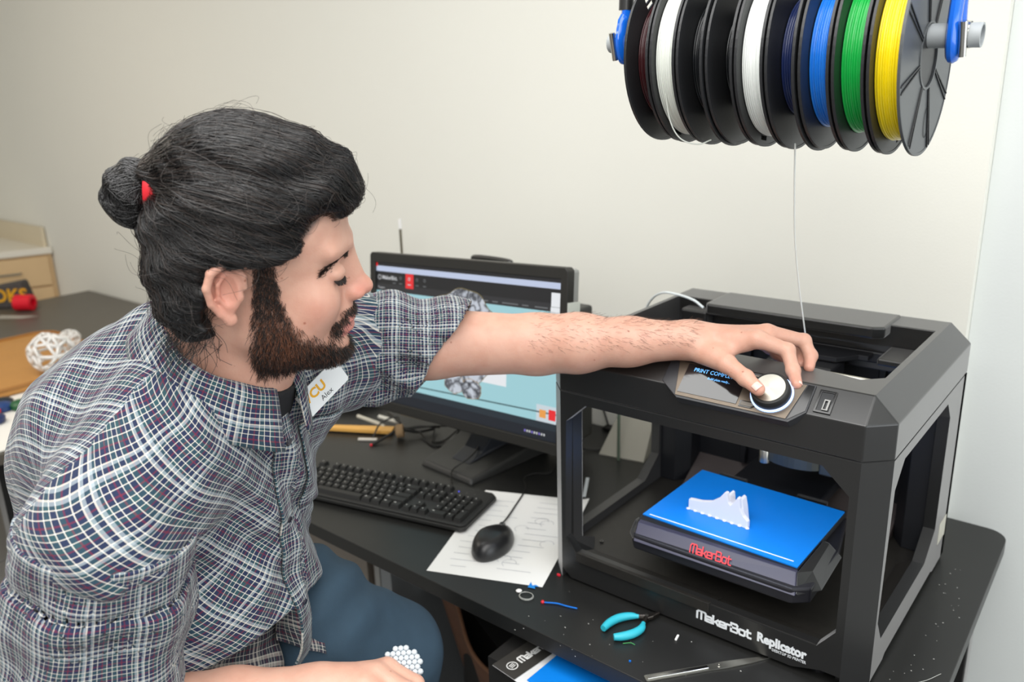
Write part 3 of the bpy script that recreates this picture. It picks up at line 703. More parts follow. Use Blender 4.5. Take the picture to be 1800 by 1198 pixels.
def row(y, x, ws, h=1.0):   # x: left edge in units
    for w in ws:
        if w < 0: x += -w; continue
        keycap(X0+(x+w/2)*U_, y, w, h, leg=(w < 3), big=(w > 1.2)); x += w
X0 = -KW+.012; yb = .0205
ys = [yb+U_*k for k in range(5)]; yF = yb+U_*5+.0095
row(yF, 0, [1, -1, 1, 1, 1, 1, -.5, 1, 1, 1, 1, -.5, 1, 1, 1, 1, -.25, 1, 1, 1])
row(ys[4], 0, [1]*13+[2, -.25, 1, 1, 1, -.25, 1, 1, 1, 1])
row(ys[3], 0, [1.5]+[1]*12+[1.5, -.25, 1, 1, 1, -.25, 1, 1, 1])
row(ys[2], 0, [1.75]+[1]*11+[2.25, -3.5, 1, 1, 1])
row(ys[1], 0, [2.25]+[1]*10+[2.75, -1.25, 1, -1.25, 1, 1, 1])
row(ys[0], 0, [1.25, 1.25, 1.25, 6.25, 1.25, 1.25, 1.25, 1.25, -.25, 1, 1, 1, -.25, 2, 1])
keycap(X0+(21.5+.5)*U_, (ys[3]+ys[2])/2, 1.0, 2.0); keycap(X0+(21.5+.5)*U_, (ys[1]+ys[0])/2, 1.0, 2.0)
for k in range(3):
    MB().lathe([(.0016, 0), (.0, .0003)], (X0+(18.9+k*1.0)*U_, yF+.002, .01665), (0, 0, 1), 8).build('indicator_light', em('led_blue', '4a4fff', 2.0) if k == 0 else mat('led_off', '55554f', .4), kb)
tag(MB().tube(catmull([(-.335, .118, .008), (-.37, .15, .012), (-.385, .175, .018), (-.378, .22, .030), (-.395, .27, .035), (-.44, .30, .035), (-.50, .36, .036), (-.53, .43, .004)], 8), .0019, 6).build('keyboard_cable', mat('cable_black', '171716', .45), None, smooth=True), 'thin black cable running from the keyboard over the monitor stand base', 'cable')

# ------------------------------------------------------------------ mouse
ma = math.radians(13)
ms = thing('mouse', (-.124, .0, .0009), 'black computer mouse resting on the white paper', 'mouse', rz=ma)
NP, NR = 40, 12
def mshape(t, r):   # angle t, ring r 0..1 from rim to top
    lx = .0305*(1-.10*math.cos(t*2)); x = .0335*math.cos(t); y = .058*math.sin(t)
    if y > 0: x *= 1-.10*(y/.058)
    x *= 1+.03*math.cos(2*t)
    s = math.cos(r*PI/2)**.55; h = .006+.032*math.sin(r*PI/2)*(1 if True else 0)
    return (x*s, y*s-.004*(1-s), h*(1-.28*max(0, y*s/.058)))
mb = MB(); G = [[mshape(2*PI*k/NP, j/NR) for k in range(NP+1)] for j in range(NR+1)]
mb.grid(G); mb.add([mshape(2*PI*k/NP, 0) for k in range(NP)]+[(x*.95, y*.95, .001) for x, y, z in [mshape(2*PI*k/NP, 0) for k in range(NP)]], [(k, (k+1) % NP, NP+(k+1) % NP, NP+k) for k in range(NP)]+[tuple(NP+k for k in range(NP))[::-1]])
mb.build('shell', mat('mouse_black', '202021', .32, bump=.08, bscale=2000), ms, smooth=2)
MB().lathe([(.0, -.0035), (.0075, -.0035), (.0085, -.0015), (.0085, .0015), (.0075, .0035), (.0, .0035)], (0, .036, .0245), (1, 0, 0), 20).build('scroll_wheel', blk, ms, smooth=True)
for s in (-1, 1):
    MB().tube([(s*.004, .052, .018), (s*.0045, .03, .0300), (s*.005, .012, .0362)], .0005, 4).build('button_seam', blk2, ms)
tag(MB().tube(catmull([(-.151, .055, .016), (-.165, .085, .006), (-.187, .14, .003), (-.218, .215, .002), (-.245, .245, .002), (-.254, .262, .002), (-.245, .285, .002), (-.222, .304, .002), (-.228, .33, .002), (-.24, .36, .002)], 8), .0017, 6).build('mouse_cable', mat('cable_black', '171716', .45), None, smooth=True), 'thin black mouse cable curling over the white paper', 'cable')

# ------------------------------------------------------------------ paper and small stuff on the desk
pm = mat('paper_sheet', 'efefec', .75)
pp = thing('paper_sheet', (-.1, .05, 0), 'white printed sheet of paper under the mouse and keyboard', 'paper')
A0, B0_, C0, D0 = Vector((-.170, -.128, 0)), Vector((.024, -.048, 0)), Vector((-.082, .252, 0)), Vector((-.285, .165, 0))
def ppt(u, v, dz=0):
    p = (A0*(1-u)+B0_*u)*(1-v)+(D0*(1-u)+C0*u)*v
    z = .0005+dz+.006*max(0, (u-.85)/.15)**2*max(0, (v-.75)/.25)+.002*math.sin(u*5)**2*(1-v)*v
    return (p.x, p.y, z)
mb = MB(); P = [[ppt(i/16, j/16) for j in range(17)] for i in range(17)]; 
mb.grid(P)
mb.build('sheet', pm, pp, smooth=2)
ink = mat('ink_grey', 'a9acb2', .7)
mb = MB()
def flat(m, u0, v0, u1, v1, w=.004, dz=.0005):
    a, b = Vector(ppt(u0, v0, dz)), Vector(ppt(u1, v1, dz)); d = (b-a).normalized(); n_ = Vector((-d.y, d.x, 0))*w/2
    m.add([a-n_, b-n_, b+n_, a+n_], [(0, 1, 2, 3)])
for k in range(26):
    v = .08+.033*k; u = .10 + (.45 if k % 2 else 0)+rnd.random()*.08
    L_ = .12+.2*rnd.random()
    flat(mb, u, v, min(.92, u+L_), v+.006*rnd.random(), .0010)
for k in range(7):
    cu, cv = .45+rnd.random()*.45, .15+.7*rnd.random()
    pts = [(cu+.06*math.cos(t), cv+.04*math.sin(t)) for t in [k2*PI/6 for k2 in range(9)]]
    for (a_, b_) in zip(pts[:-1], pts[1:]): flat(mb, a_[0], a_[1], b_[0], b_[1], .0007)
mb.build('printed_lines', ink, pp, kind='stuff')
MB().add([(.000, -.048, .0017), (.005, -.064, .0017), (.018, -.060, .0017), (.013, -.055, .0017), (.020, -.052, .0017), (.012, -.050, .0017), (.008, -.055, .0017)], [(0, 1, 2, 3, 6), (3, 4, 5, 6)]).build('blue_scrap', mat('blue_scrap', '1a86dd', .5), None)
tag(bpy.data.objects['blue_scrap'], 'small blue scrap on the near edge of the paper', 'scrap')
sheet('plastic_ruler', [(-.147, .335), (-.140, .338), (-.098, .262), (-.104, .259)], mat('ruler_white', 'd9dfe2', .4), 'narrow white plastic strip beside the paper behind the printer leg', 'strip', th=.001)
tag(MB().tube(catmull([(.054, -.082, .002), (.072, -.0725, .0022), (.088, -.069, .002), (.106, -.064, .002)], 6), .0013, 8).build('blue_filament', mat('blue_filament', '0a6fd0', .4), None, smooth=True), 'short bright blue filament piece on the near desk edge', 'filament')
tag(MB().lathe([(0, 0), (.0026, .0004), (.0030, .0024), (.0018, .0046), (0, .005)], (.0505, -.083, .0), (.1, .1, 1), 10).build('red_plastic_bit', mat('red_bit', 'e02a3c', .4), None, smooth=True), 'tiny red plastic bit at the end of the blue filament', 'bit')
tag(MB().box((.0225, -.005, .0), (.0285, -.0015, .0035)).build('red_plastic_bit', mat('red_bit', 'e02a3c', .4), None, bev=.0005), 'tiny red plastic bit at the printer front left corner', 'bit')
tag(MB().lathe([(0, 0), (.0045, .0006), (.0052, .002), (.003, .0034), (0, .0036)], (-.0005, -.0805, .0), (0, 0, 1), 12).build('white_plastic_bit', whp, None, smooth=True), 'small round white plastic bit beside the clear filament loop', 'bit')
tag(MB().tube([(.020+.0135*math.cos(t)*(1-.012*t), -.0865+.0115*math.sin(t)*(1-.012*t), .0016+.0002*t) for t in [2.2+k*.3 for k in range(40)]], .0005, 5).build('filament_loop', mat('clear_wire', 'b9bab4', .2), None, smooth=True), 'thin clear filament curled in a loop by the desk edge', 'filament')
tag(MB().box((-.0065, -.0016, 0), (.0065, .0016, .0028)).build('white_filament', whp, None, bev=.0008), 'short white filament piece between the pliers and the printer', 'filament')
o = bpy.data.objects['white_filament']; o.location = (.268, -.034, 0); o.rotation_euler = (0, 0, math.radians(100))
tag(MB().tube(catmull([(.210, -.094, .001), (.219, -.087, .002), (.226, -.086, .001)], 5), .0006, 5).build('green_filament', mat('green_bit', '1d8f3c', .4), None), 'tiny green filament sliver beside the pliers handles', 'filament')
tag(MB().box((.238, -.1235, 0), (.2405, -.121, .002)).build('blue_plastic_bit', mat('blue_filament', '0a6fd0', .4), None), 'tiny blue speck on the desk left of the steel tool', 'bit')
tag(MB().tube(catmull([(.560, .055, .001), (.585, .085, .001), (.60, .115, .001)], 5), .0004, 4).build('clear_filament', mat('clear_wire', 'b9bab4', .2), None), 'fine clear thread on the desk right of the printer', 'filament')
cr_m = mat('crumb', 'c9c9c4', .5); mb = MB()
for k in range(60):
    if k < 30: x, y = rnd.uniform(.545, .60), rnd.uniform(.06, .42)
    else: x, y = rnd.uniform(.05, .40), rnd.uniform(-.17, -.02)
    s = rnd.uniform(.0003, .0008); mb.box((x, y, .0001), (x+s*rnd.uniform(1, 3), y+s, .0001+s))
tag(mb.build('plastic_crumb', cr_m), 'scattered tiny plastic crumbs on the desk', 'crumbs', kind='stuff')
# pliers
pl = thing('pliers', (.2, -.05, 0), 'small flush cutters with turquoise handles in front of the printer', 'pliers')
tq = mat('turquoise_grip', '2fb5c8', .45)
hz = .009
def grip(pts, name):
    P = catmull(pts, 6); n_ = len(P)
    MB().tube(P, [.0035+.0032*math.sin(PI*min(1, (k+1.5)/n_*1.05))**.5 for k in range(n_)], 12).build(name, tq, pl, smooth=True)
grip([(.171, -.088, .0068), (.171, -.070, .0068), (.176, -.052, .0068), (.187, -.037, .0068), (.199, -.0295, .0068)], 'handle')
grip([(.195, -.096, .0068), (.205, -.086, .0068), (.214, -.071, .0068), (.2175, -.054, .0068), (.2135, -.040, .0068)], 'handle')
jm = mat('jaw_steel', '5c5650', .35, 1.0, noise=.1, nscale=200)
MB().tube([(.199, -.0295, .0068), (.208, -.024, .0068)], [.0035, .0045], 8).build('arm', jm, pl, smooth=True)
MB().tube([(.2135, -.040, .0068), (.2105, -.026, .0068)], [.0035, .0045], 8).build('arm', jm, pl, smooth=True)
MB().prism([(.2035, -.0275), (.2125, -.0305), (.2185, -.019), (.2225, -.004), (.2205, -.002), (.2120, -.012), (.2055, -.020)], XY, .0035, .0100).build('jaw', jm, pl, bev=.0012)
MB().lathe([(.0030, 0), (.0030, .0012), (0, .0015)], (.2095, -.0235, .0100), (0, 0, 1), 14).build('pivot', steel, pl)
# steel tool (tweezers-like spatula)
stl = thing('steel_spatula', (.33, -.07, 0), 'long polished steel spatula pointing under the printer front', 'tool')
a_, b_ = Vector((.276, -.142, 0)), Vector((.404, .016, 0)); d = (b_-a_).normalized(); n_ = Vector((-d.y, d.x, 0))
def sp(u, v, w): p = a_+d*u+n_*v; return (p.x, p.y, w)
MB().prism([(0, -.0052), (.002, -.0068), (.10, -.0062), (.106, -.0066), (.122, -.0074), (.16, -.0058), (.205, -.0005), (.205, .0005), (.15, .0052), (.122, .0066), (.106, .0060), (.10, .0060), (.002, .0062), (0, .0050)], sp, .0004, .0022).build('blade', steel, stl, bev=.0006)
MB().prism([(.003, -.0035), (.095, -.003), (.095, .0032), (.003, .0035)], sp, .0023, .0036).build('grip', chrome, stl, bev=.0006)
o_ = MB(); o_.lathe([(.0018, 0), (.0034, 0), (.0034, .0006), (.0018, .0006)], sp(.112, 0, .0023), (0, 0, 1), 18, close=True); o_.build('ring_mark', chrome, stl)

# clutter left of the monitor
pn = thing('pencil', (-.74, .22, 0), 'flat yellow wooden stick beside the cable clutter', 'stick')
MB().prism([(-.838, .180), (-.820, .168), (-.662, .249), (-.679, .276)], XY, .004, .012).build('body', mat('yellow_wood', 'e2ac58', .5, noise=.08, nscale=30), pn, bev=.001)
tag(MB().prism([(-.712, .186), (-.707, .180), (-.668, .205), (-.672, .212)], XY, .001, .005).build('white_stick', mat('offwhite_plastic', 'd5cfc4', .5), None, bev=.001), 'short off-white stick in front of the yellow one', 'stick')
cm_ = mat('cable_black', '171716', .45)
for k, (lab, pts) in enumerate((
    ('flattened black cable bundle end with red tip left of the monitor', [(-.655, .182, .003), (-.650, .215, .010), (-.640, .245, .020), (-.622, .262, .020), (-.606, .285, .012), (-.59, .325, .01)]),
    ('black cable arching over the yellow stick', [(-.682, .205, .004), (-.688, .240, .030), (-.665, .275, .040), (-.64, .262, .022), (-.612, .30, .02), (-.585, .34, .01)]),
    ('black cable loop hanging behind the monitor lower left', [(-.640, .275, .018), (-.60, .285, .012), (-.565, .272, .004), (-.528, .262, .003), (-.51, .29, .004), (-.505, .33, .03), (-.50, .36, .07)]),
    ('black cable running right to the monitor stand', [(-.63, .265, .02), (-.59, .315, .02), (-.54, .34, .025), (-.49, .355, .036), (-.44, .37, .038), (-.38, .375, .038)]),
    ('slack black cable behind the monitor stand', [(-.60, .34, .01), (-.57, .30, .006), (-.545, .275, .004), (-.53, .30, .004), (-.525, .35, .02), (-.51, .40, .036)]))):
    tag(MB().tube(catmull(pts, 8), .0022 if k else .0035, 7).build('cable', cm_, None, smooth=True), lab, 'cable')
tag(MB().lathe([(.011, -.010), (.0165, -.008), (.0165, .008), (.011, .010), (.008, .0)], (-.634, .252, .019), (.7, .65, .1), 18, close=True).build('cork_ring', mat('cork', 'a88a66', .8, noise=.2, nscale=60), None, smooth=True), 'brown ring holding the cable bundle together', 'ring')
tag(MB().lathe([(0, 0), (.003, .001), (.003, .005), (0, .006)], (-.657, .178, .0), (0, 0, 1), 10).build('red_cable_tip', mat('red_bit', 'e02a3c', .4)), 'tiny red plug tip of the cable bundle', 'plug')
for k, (x0, y0, x1, y1, cc, lab) in enumerate(((-.80, .262, -.70, .262, 'c9c4b4', 'silver pen lying left of the cables'), (-.745, .285, -.675, .292, 'e3e1d6', 'white marker pen among the cables'), (-.735, .31, -.668, .285, '2a2a28', 'black marker pen above the yellow stick'), (-.70, .32, -.60, .335, 'b5a384', 'tan pen behind the cable ring'))):
    tag(MB().tube([(x0, y0, .016+.004*k), (x0+(x1-x0)*.75, y0+(y1-y0)*.75, .014+.004*k), (x0+(x1-x0)*.85, y0+(y1-y0)*.85, .013+.004*k), (x1, y1, .012+.004*k)], [.005, .005, .0035, .003], 8).build('pen', mat('pen'+cc, cc, .35), None, smooth=True), lab, 'pen')
dish = thing('round_dish', (-.97, .37, 0), 'round black-rimmed dish holding a blue card, behind the man chest', 'dish')
MB().lathe([(0, .0), (.075, .0), (.098, .012), (.105, .030), (.101, .030), (.094, .014), (.074, .004), (0, .004)], (-.955, .385, .0), (0, 0, 1), 40).build('rim', gloss, dish, smooth=True)
MB().lathe([(0, .0045), (.074, .0045), (.093, .015), (.096, .022), (.090, .016), (.072, .0065), (0, .0065)], (-.955, .385, .0), (0, 0, 1), 40).build('bowl', mat('dish_cream', 'd9d6c6', .4), dish, smooth=True)
MB().hexa([(-1.0, .33, .008), (-.915, .35, .008), (-.93, .43, .03), (-1.0, .41, .03), (-1.0, .33, .010), (-.915, .35, .010), (-.93, .43, .032), (-1.0, .41, .032)]).build('blue_card', mat('blue_card', '28477e', .5), dish)

# antenna, stand behind the printer, cables at the wall
an = thing('antenna', (-.86, .52, 0), 'thin metal rod with white tip standing behind the monitor', 'rod')
MB().tube([(-.872, .52, .0), (-.872, .52, .455)], .0035, 8).build('rod', mat('brass_rod', '7b7464', .4, .8), an, smooth=True)
MB().tube([(-.872, .52, .4555), (-.872, .52, .482)], .0050, 8).build('tip', whp, an, smooth=True)
MB().lathe([(.03, 0), (.03, .004), (.006, .008)], (-.872, .52, .0), (0, 0, 1), 20).build('base', blk, an)
cs = thing('card_stand', (-.14, .47, 0), 'grey plate on a green-grey upright rod, seen through the printer', 'stand')
MB().hexa([(-.190, .452, .0), (-.085, .472, .0), (-.100, .530, .0), (-.195, .512, .0), (-.190, .452, .002), (-.085, .472, .002), (-.096, .536, .085), (-.178, .520, .085)]).build('plate', mat('plate_grey', 'a9a597', .5), cs)
MB().tube([(-.138, .452, .0), (-.139, .4535, .22)], .0035, 8).build('post', mat('post_green', '6f7f6d', .4, .3), cs, smooth=True)
tag(MB().tube(catmull([(-.205, .41, .05), (-.23, .44, .01), (-.20, .47, .003), (-.17, .53, .003), (-.19, .56, .02), (-.215, .575, .03), (-.20, .585, .003), (-.15, .55, .002)], 8), .0022, 6).build('power_cable', cm_, None, smooth=True), 'black cable looping on the desk by the back wall', 'cable')
tag(MB().tube([(-.285, .60, .075), (-.255, .592, .010)], .0028, 6).build('thin_rod', cm_, None, smooth=True), 'short dark rod leaning against the back wall', 'rod')
tag(MB().box((-.262, .575, 0), (-.238, .60, .009)).build('rod_foot', cm_, None, bev=.002), 'dark foot under the leaning rod', 'foot')

# below the desk: leaflet, brown bag
lf = thing('leaflet', (.05, -.10, -.12), 'leaflet with black header and blue panel sticking out below the desk edge', 'leaflet')
shelf_z = -.061
O = Vector((-.022, -.137, shelf_z)); eu = Vector((.083, -.0, 0)); 
# header runs from left corner; blue area to the right
hb = MB(); P0, P1, P2, P3 = Vector((.032, -.191, 0)), Vector((.081, -.197, 0)), Vector((.097, -.067, 0)), Vector((.048, -.061, 0))
def q4(p, u, v, z): r_ = (p[0]*(1-u)+p[1]*u)*(1-v)+(p[3]*(1-u)+p[2]*u)*v; return (r_.x, r_.y, z)
hdr = [P0, P1, P2, P3]
hb.add([q4(hdr, u, v, shelf_z+.0012) for u, v in ((0, 0), (1, 0), (1, 1), (0, 1))], [(0, 1, 2, 3)]).build('header', mat('leaflet_black', '3a3835', .5), lf)
E2 = (P1-P0).normalized()
wht = MB(); W1 = P1+E2*.25; W2 = P2+E2*.25
wht.add([tuple(P0-Vector((0, 0, -shelf_z))), tuple(W1+Vector((0, 0, shelf_z))), tuple(W2+Vector((0, 0, shelf_z))), tuple(P3+Vector((0, 0, shelf_z)))], [(0, 1, 2, 3)]).build('sheet', mat('leaflet_white', 'e8e9ea', .5), lf)
bl4 = [P1+E2*.012+Vector((.004, .012, 0)), W1+Vector((.0, .012, 0)), W2, P2+E2*.004]
MB().add([(p.x, p.y, shelf_z+.0012) for p in bl4], [(0, 1, 2, 3)]).build('blue_panel', tape, lf)
upv = (P3-P0).normalized()
# lettering runs along the header
def lt(u, v, w): p = P0+E2*(.030-v)+upv*(.036+u); return (p.x, p.y, shelf_z+.0014+w*.2)
stroke_text('MakerBot', .0125, lt, mat('leaflet_ink', 'e8e8e6', .5), 'lettering', lf, w=.24, sx=1.1)
mb = MB(); cc_ = P0+E2*.0245+upv*.020
mb.lathe([(.0078, 0), (.0095, 0), (.0095, .0002), (.0078, .0002)], (cc_.x, cc_.y, shelf_z+.0013), (0, 0, 1), 24, close=True)
for s in (-.003, 0, .003): mb.add([(cc_.x+s-.0008, cc_.y-.005, shelf_z+.0016), (cc_.x+s+.0008, cc_.y-.005, shelf_z+.0016), (cc_.x+s+.0008, cc_.y+.005, shelf_z+.0016), (cc_.x+s-.0008, cc_.y+.005, shelf_z+.0016)], [(0, 1, 2, 3)])
mb.build('round_logo', mat('leaflet_ink', 'e8e8e6', .5), lf)
bx = thing('brown_bag', (.1, .05, -ZD), 'open dark brown bag under the desk below the leaflet', 'bag')
brn = mat('bag_brown', '6a4a38', .8, noise=.15, nscale=40, bump=.5, bscale=300)
P = []
for i in range(25):
    t = i/24; x = -.44+.36*t; y = .16-.17*t+.012*math.sin(t*9)
    P.append([(x+.03*(1-k/6), y+.10*(1-k/6), -ZD+.005+(.45-.04*t+.012*math.sin(t*7))*k/6) for k in range(7)])
MB().grid(P).build('bag_side', brn, bx, smooth=2, solid=.004)
MB().tube([r_[-1] for r_ in P], .004, 6).build('bag_rim', mat('bag_rim', '8a6248', .8), bx, smooth=True)
MB().box((.012, -.178, -.735), (.58, .10, shelf_z-.0005)).build('box_body', mat('box_dark', '1a1918', .7), bx) 
MB().prism([(-.41, .20), (-.13, .07), (-.095, .07), (-.095, .5), (-.41, .5)], XY, -.735, -.33).build('dark_infill', mat('box_dark', '1a1918', .7), bx)  # solid dark block added to fill the black area behind the bag rim
# ------------------------------------------------------------------ implicit surfaces -> meshes (surface nets in blocks)
f32 = np.float32
def V3(*a): return np.array(a, dtype=f32)
def smin(a, b, k):
    h = np.clip(.5+.5*(b-a)/k, 0, 1); return b*(1-h)+a*h-k*h*(1-h)
def smax(a, b, k): return -smin(-a, -b, k)
def ell(p, c, r):
    q = (p-V3(*c)); r = V3(*r); k0 = np.sqrt(((q/r)**2).sum(-1)); k1 = np.sqrt(((q/(r*r))**2).sum(-1))
    return k0*(k0-1)/np.maximum(k1, 1e-6)
def cap(p, a, b, ra, rb):
    a = V3(*a); b = V3(*b); ba = b-a; pa = p-a
    h = np.clip((pa@ba)/max(float(ba@ba), 1e-12), 0, 1)
    return np.sqrt(((pa-h[..., None]*ba)**2).sum(-1)) - (ra+(rb-ra)*h)
def chain(p, pts, rs, k=.004):
    d = None
    for i in range(len(pts)-1):
        e = cap(p, pts[i], pts[i+1], rs[i], rs[i+1]); d = e if d is None else smin(d, e, k)
    return d
def nets(fn, lo, hi, h, slack=1.6):
    lo = np.array(lo, float); hi = np.array(hi, float); bs = 8
    nb = np.ceil((hi-lo)/(h*bs)).astype(int)
    gi = np.stack(np.meshgrid(*[np.arange(n) for n in nb], indexing='ij'), -1).reshape(-1, 3)
    cen = (lo+(gi+.5)*h*bs).astype(f32)
    dv = np.concatenate([fn(cen[i:i+200000]) for i in range(0, len(cen), 200000)])
    gi = gi[np.abs(dv) < h*bs*.87*slack]
    off = np.stack(np.meshgrid(*[np.arange(bs+1)]*3, indexing='ij'), -1)
    N = (nb*bs+2).astype(np.int64)
    ids, pos, quads = [], [], []
    key = lambda g: (g[..., 0].astype(np.int64)*N[1]+g[..., 1])*N[2]+g[..., 2]
    for s in range(0, len(gi), 500):
        g = gi[s:s+500]; G = g[:, None, None, None, :]*bs+off[None]
        V = fn((lo+G.reshape(-1, 3)*h).astype(f32)).reshape(G.shape[:-1])
        c8 = [V[:, i:i+bs, j:j+bs, k:k+bs] for i in (0, 1) for j in (0, 1) for k in (0, 1)]
        ins = sum((c < 0).astype(int) for c in c8); act = (ins > 0) & (ins < 8)
        cv = np.stack([c[act] for c in c8], -1)
        cg = G[:, :bs, :bs, :bs][act]
        cc = np.array([(i, j, k) for i in (0, 1) for j in (0, 1) for k in (0, 1)], float)
        acc = np.zeros((len(cv), 3)); cnt = np.zeros(len(cv))
        for a in range(8):
            for b in range(a+1, 8):
                if np.abs(cc[a]-cc[b]).sum() != 1: continue
                va, vb = cv[:, a], cv[:, b]; m = (va < 0) != (vb < 0)
                t = np.where(m, va/np.where(m, va-vb, 1), 0)
                acc += np.where(m[:, None], cc[a]+(cc[b]-cc[a])*t[:, None], 0); cnt += m
        ids.append(key(cg)); pos.append(lo+(cg+acc/np.maximum(cnt, 1)[:, None])*h)
        for ax in range(3):
            sl0 = [slice(0, bs)]*3; sl1 = list(sl0); sl1[ax] = slice(1, bs+1)
            va = V[(slice(None),)+tuple(sl0)]; vb = V[(slice(None),)+tuple(sl1)]
            m = (va < 0) != (vb < 0); g0 = G[:, :bs, :bs, :bs][m]; neg = (va < 0)[m]
            u = [0, 0, 0]; w = [0, 0, 0]; u[(ax+1) % 3] = 1; w[(ax+2) % 3] = 1
            u = np.array(u); w = np.array(w)
            ok = (g0[:, (ax+1) % 3] > 0) & (g0[:, (ax+2) % 3] > 0); g0 = g0[ok]; neg = neg[ok]
            q = np.stack([key(g0-u-w), key(g0-w), key(g0), key(g0-u)], -1)
            q[~neg] = q[~neg][:, ::-1]; quads.append(q)
    ids = np.concatenate(ids); pos = np.concatenate(pos); quads = np.concatenate(quads)
    o = np.argsort(ids); ids = ids[o]; pos = pos[o]
    ix = np.searchsorted(ids, quads); ix = np.minimum(ix, len(ids)-1); ok = (ids[ix] == quads).all(-1)
    return pos, ix[ok]
def mesh_np(name, v, q, m, parent, uv=None, col=None, smooth=True):
    me = bpy.data.meshes.new(name); off = np.array(root_off(parent)); n = q.shape[1]
    me.vertices.add(len(v)); me.vertices.foreach_set('co', (v-off).astype(f32).ravel())
    me.loops.add(q.size); me.loops.foreach_set('vertex_index', q.ravel().astype(np.int32))
    me.polygons.add(len(q)); me.polygons.foreach_set('loop_start', (np.arange(len(q))*n).astype(np.int32))
    me.polygons.foreach_set('use_smooth', np.full(len(q), smooth))
    if uv is not None:
        l = me.uv_layers.new(name='UVMap'); l.data.foreach_set('uv', uv.astype(f32).ravel())
    if col is not None:
        a = me.color_attributes.new('tone', 'FLOAT_COLOR', 'POINT'); a.data.foreach_set('color', col.astype(f32).ravel())
    me.update(calc_edges=True); me.validate()
    me.materials.append(m)
    return link(name, me, parent)
def normals(fn, p, e=.0008):
    p = p.astype(f32); g = np.stack([fn(p+V3(*d)*e)-fn(p-V3(*d)*e) for d in ((1, 0, 0), (0, 1, 0), (0, 0, 1))], -1)
    return g/np.maximum(np.linalg.norm(g, axis=-1, keepdims=True), 1e-9)
def tubes_np(P, R, n=3):
    """P: (S,K,3) strand points, R: (S,K) radii -> verts, quads"""
    S, K, _ = P.shape
    T = np.gradient(P, axis=1); T /= np.maximum(np.linalg.norm(T, axis=-1, keepdims=True), 1e-9)
    ref = np.tile(np.array([.31, .52, .79]), (S, K, 1)); A = np.cross(T, ref); A /= np.maximum(np.linalg.norm(A, axis=-1, keepdims=True), 1e-9); B = np.cross(T, A)
    ang = np.arange(n)*2*PI/n
    v = P[:, :, None]+(A[:, :, None]*np.cos(ang)[None, None, :, None]+B[:, :, None]*np.sin(ang)[None, None, :, None])*R[:, :, None, None]
    idx = np.arange(S*K*n).reshape(S, K, n); a = idx[:, :-1]; b = idx[:, 1:]
    q = np.stack([a, np.roll(a, -1, 2), np.roll(b, -1, 2), b], -1).reshape(-1, 4)
    return v.reshape(-1, 3), q
rg = np.random.default_rng(5)

# ------------------------------------------------------------------ the man: pose
def nrm(v): v = np.array(v, float); return v/np.linalg.norm(v)
HO = np.array((-.0349, -.4890, .6211)); HF = np.array((.6233, .7767, -.0912)); HU = np.array((.1828, -.0313, .9827)); HS_ = np.array((.7603, -.6291, -.1614))
HF = nrm(HF); HU = nrm(HU-HF*(HU@HF)); HS_ = np.cross(HF, HU); HSC = .985
HM = np.stack([HF, HS_, HU], 0)
def hw_(l): return HO+(np.array(l)*HSC)@HM          # head-local -> desk frame
def hl_(p): return ((p-HO.astype(f32))@HM.T.astype(f32))/HSC
NB = np.array((-.1276, -.5019, .4923)); SR = np.array((-.0493, -.6849, .378)); SL = np.array((-.1826, -.2655, .4518))
CHE = np.array((-.2107, -.5133, .3956)); BEL = np.array((-.2209, -.5661, .1773)); PEL = np.array((-.2493, -.6348, -.0086))
HPL = np.array((-.2763, -.5544, -.0229)); HPR = np.array((-.2223, -.7152, .0057)); KNL = np.array((-.1060, -.2640, -.0560)); KNR = np.array((.0151, -.5221, -.139))
ELL = np.array((.0199, -.0415, .4251)); WRL = np.array((.2357, .0370, .4483)); ELR = np.array((-.1053, -.7194, .1298)); WRR = np.array((.0823, -.5537, .1584)); RSH = WRR-np.array((.0522, -.5244, .1237))
TU = nrm(NB-BEL); TL = nrm(SL-SR); TL = nrm(TL-TU*(TL@TU)); TF = np.cross(TL, TU); TM = np.stack([TF, TL, TU], 0)
def tl_(p): return (p-CHE.astype(f32))@TM.T.astype(f32)      # torso local: front, left, up
def tw_(l): return CHE+np.array(l)@TM

# ------------------------------------------------------------------ head, ears, neck
def ear(q, sg):
    q = q*V3(1, sg, 1)
    P = lambda f, s, u: (f*1.12-.012, s, u*1.12+.000)
    hel = [P(.010, .078, .004), P(.009, .081, .016), P(.003, .085, .026), P(-.008, .089, .029), P(-.018, .093, .022), P(-.022, .095, .008), P(-.019, .092, -.008), P(-.012, .087, -.020), P(-.005, .082, -.029)]
    d = chain(q, hel, [.0030, .0036, .0042, .0045, .0045, .0042, .0038, .0036, .0040], .002)
    pl = ell(q, P(-.007, .083, .001), (.0165, .0055, .027)); d = smin(d, pl, .004)
    d = smax(d, -ell(q, P(-.0045, .0885, .004), (.0105, .0065, .017)), .003)
    d = smin(d, chain(q, [P(-.006, .085, .020), P(-.013, .0885, .010), P(-.013, .0880, -.004), P(-.006, .084, -.013)], [.0022, .0026, .0026, .0024], .002), .002)
    d = smin(d, ell(q, P(.006, .081, -.004), (.0042, .0045, .0060)), .003)
    d = smin(d, ell(q, P(-.004, .0815, -.027), (.0078, .0042, .0085)), .004)
    return d
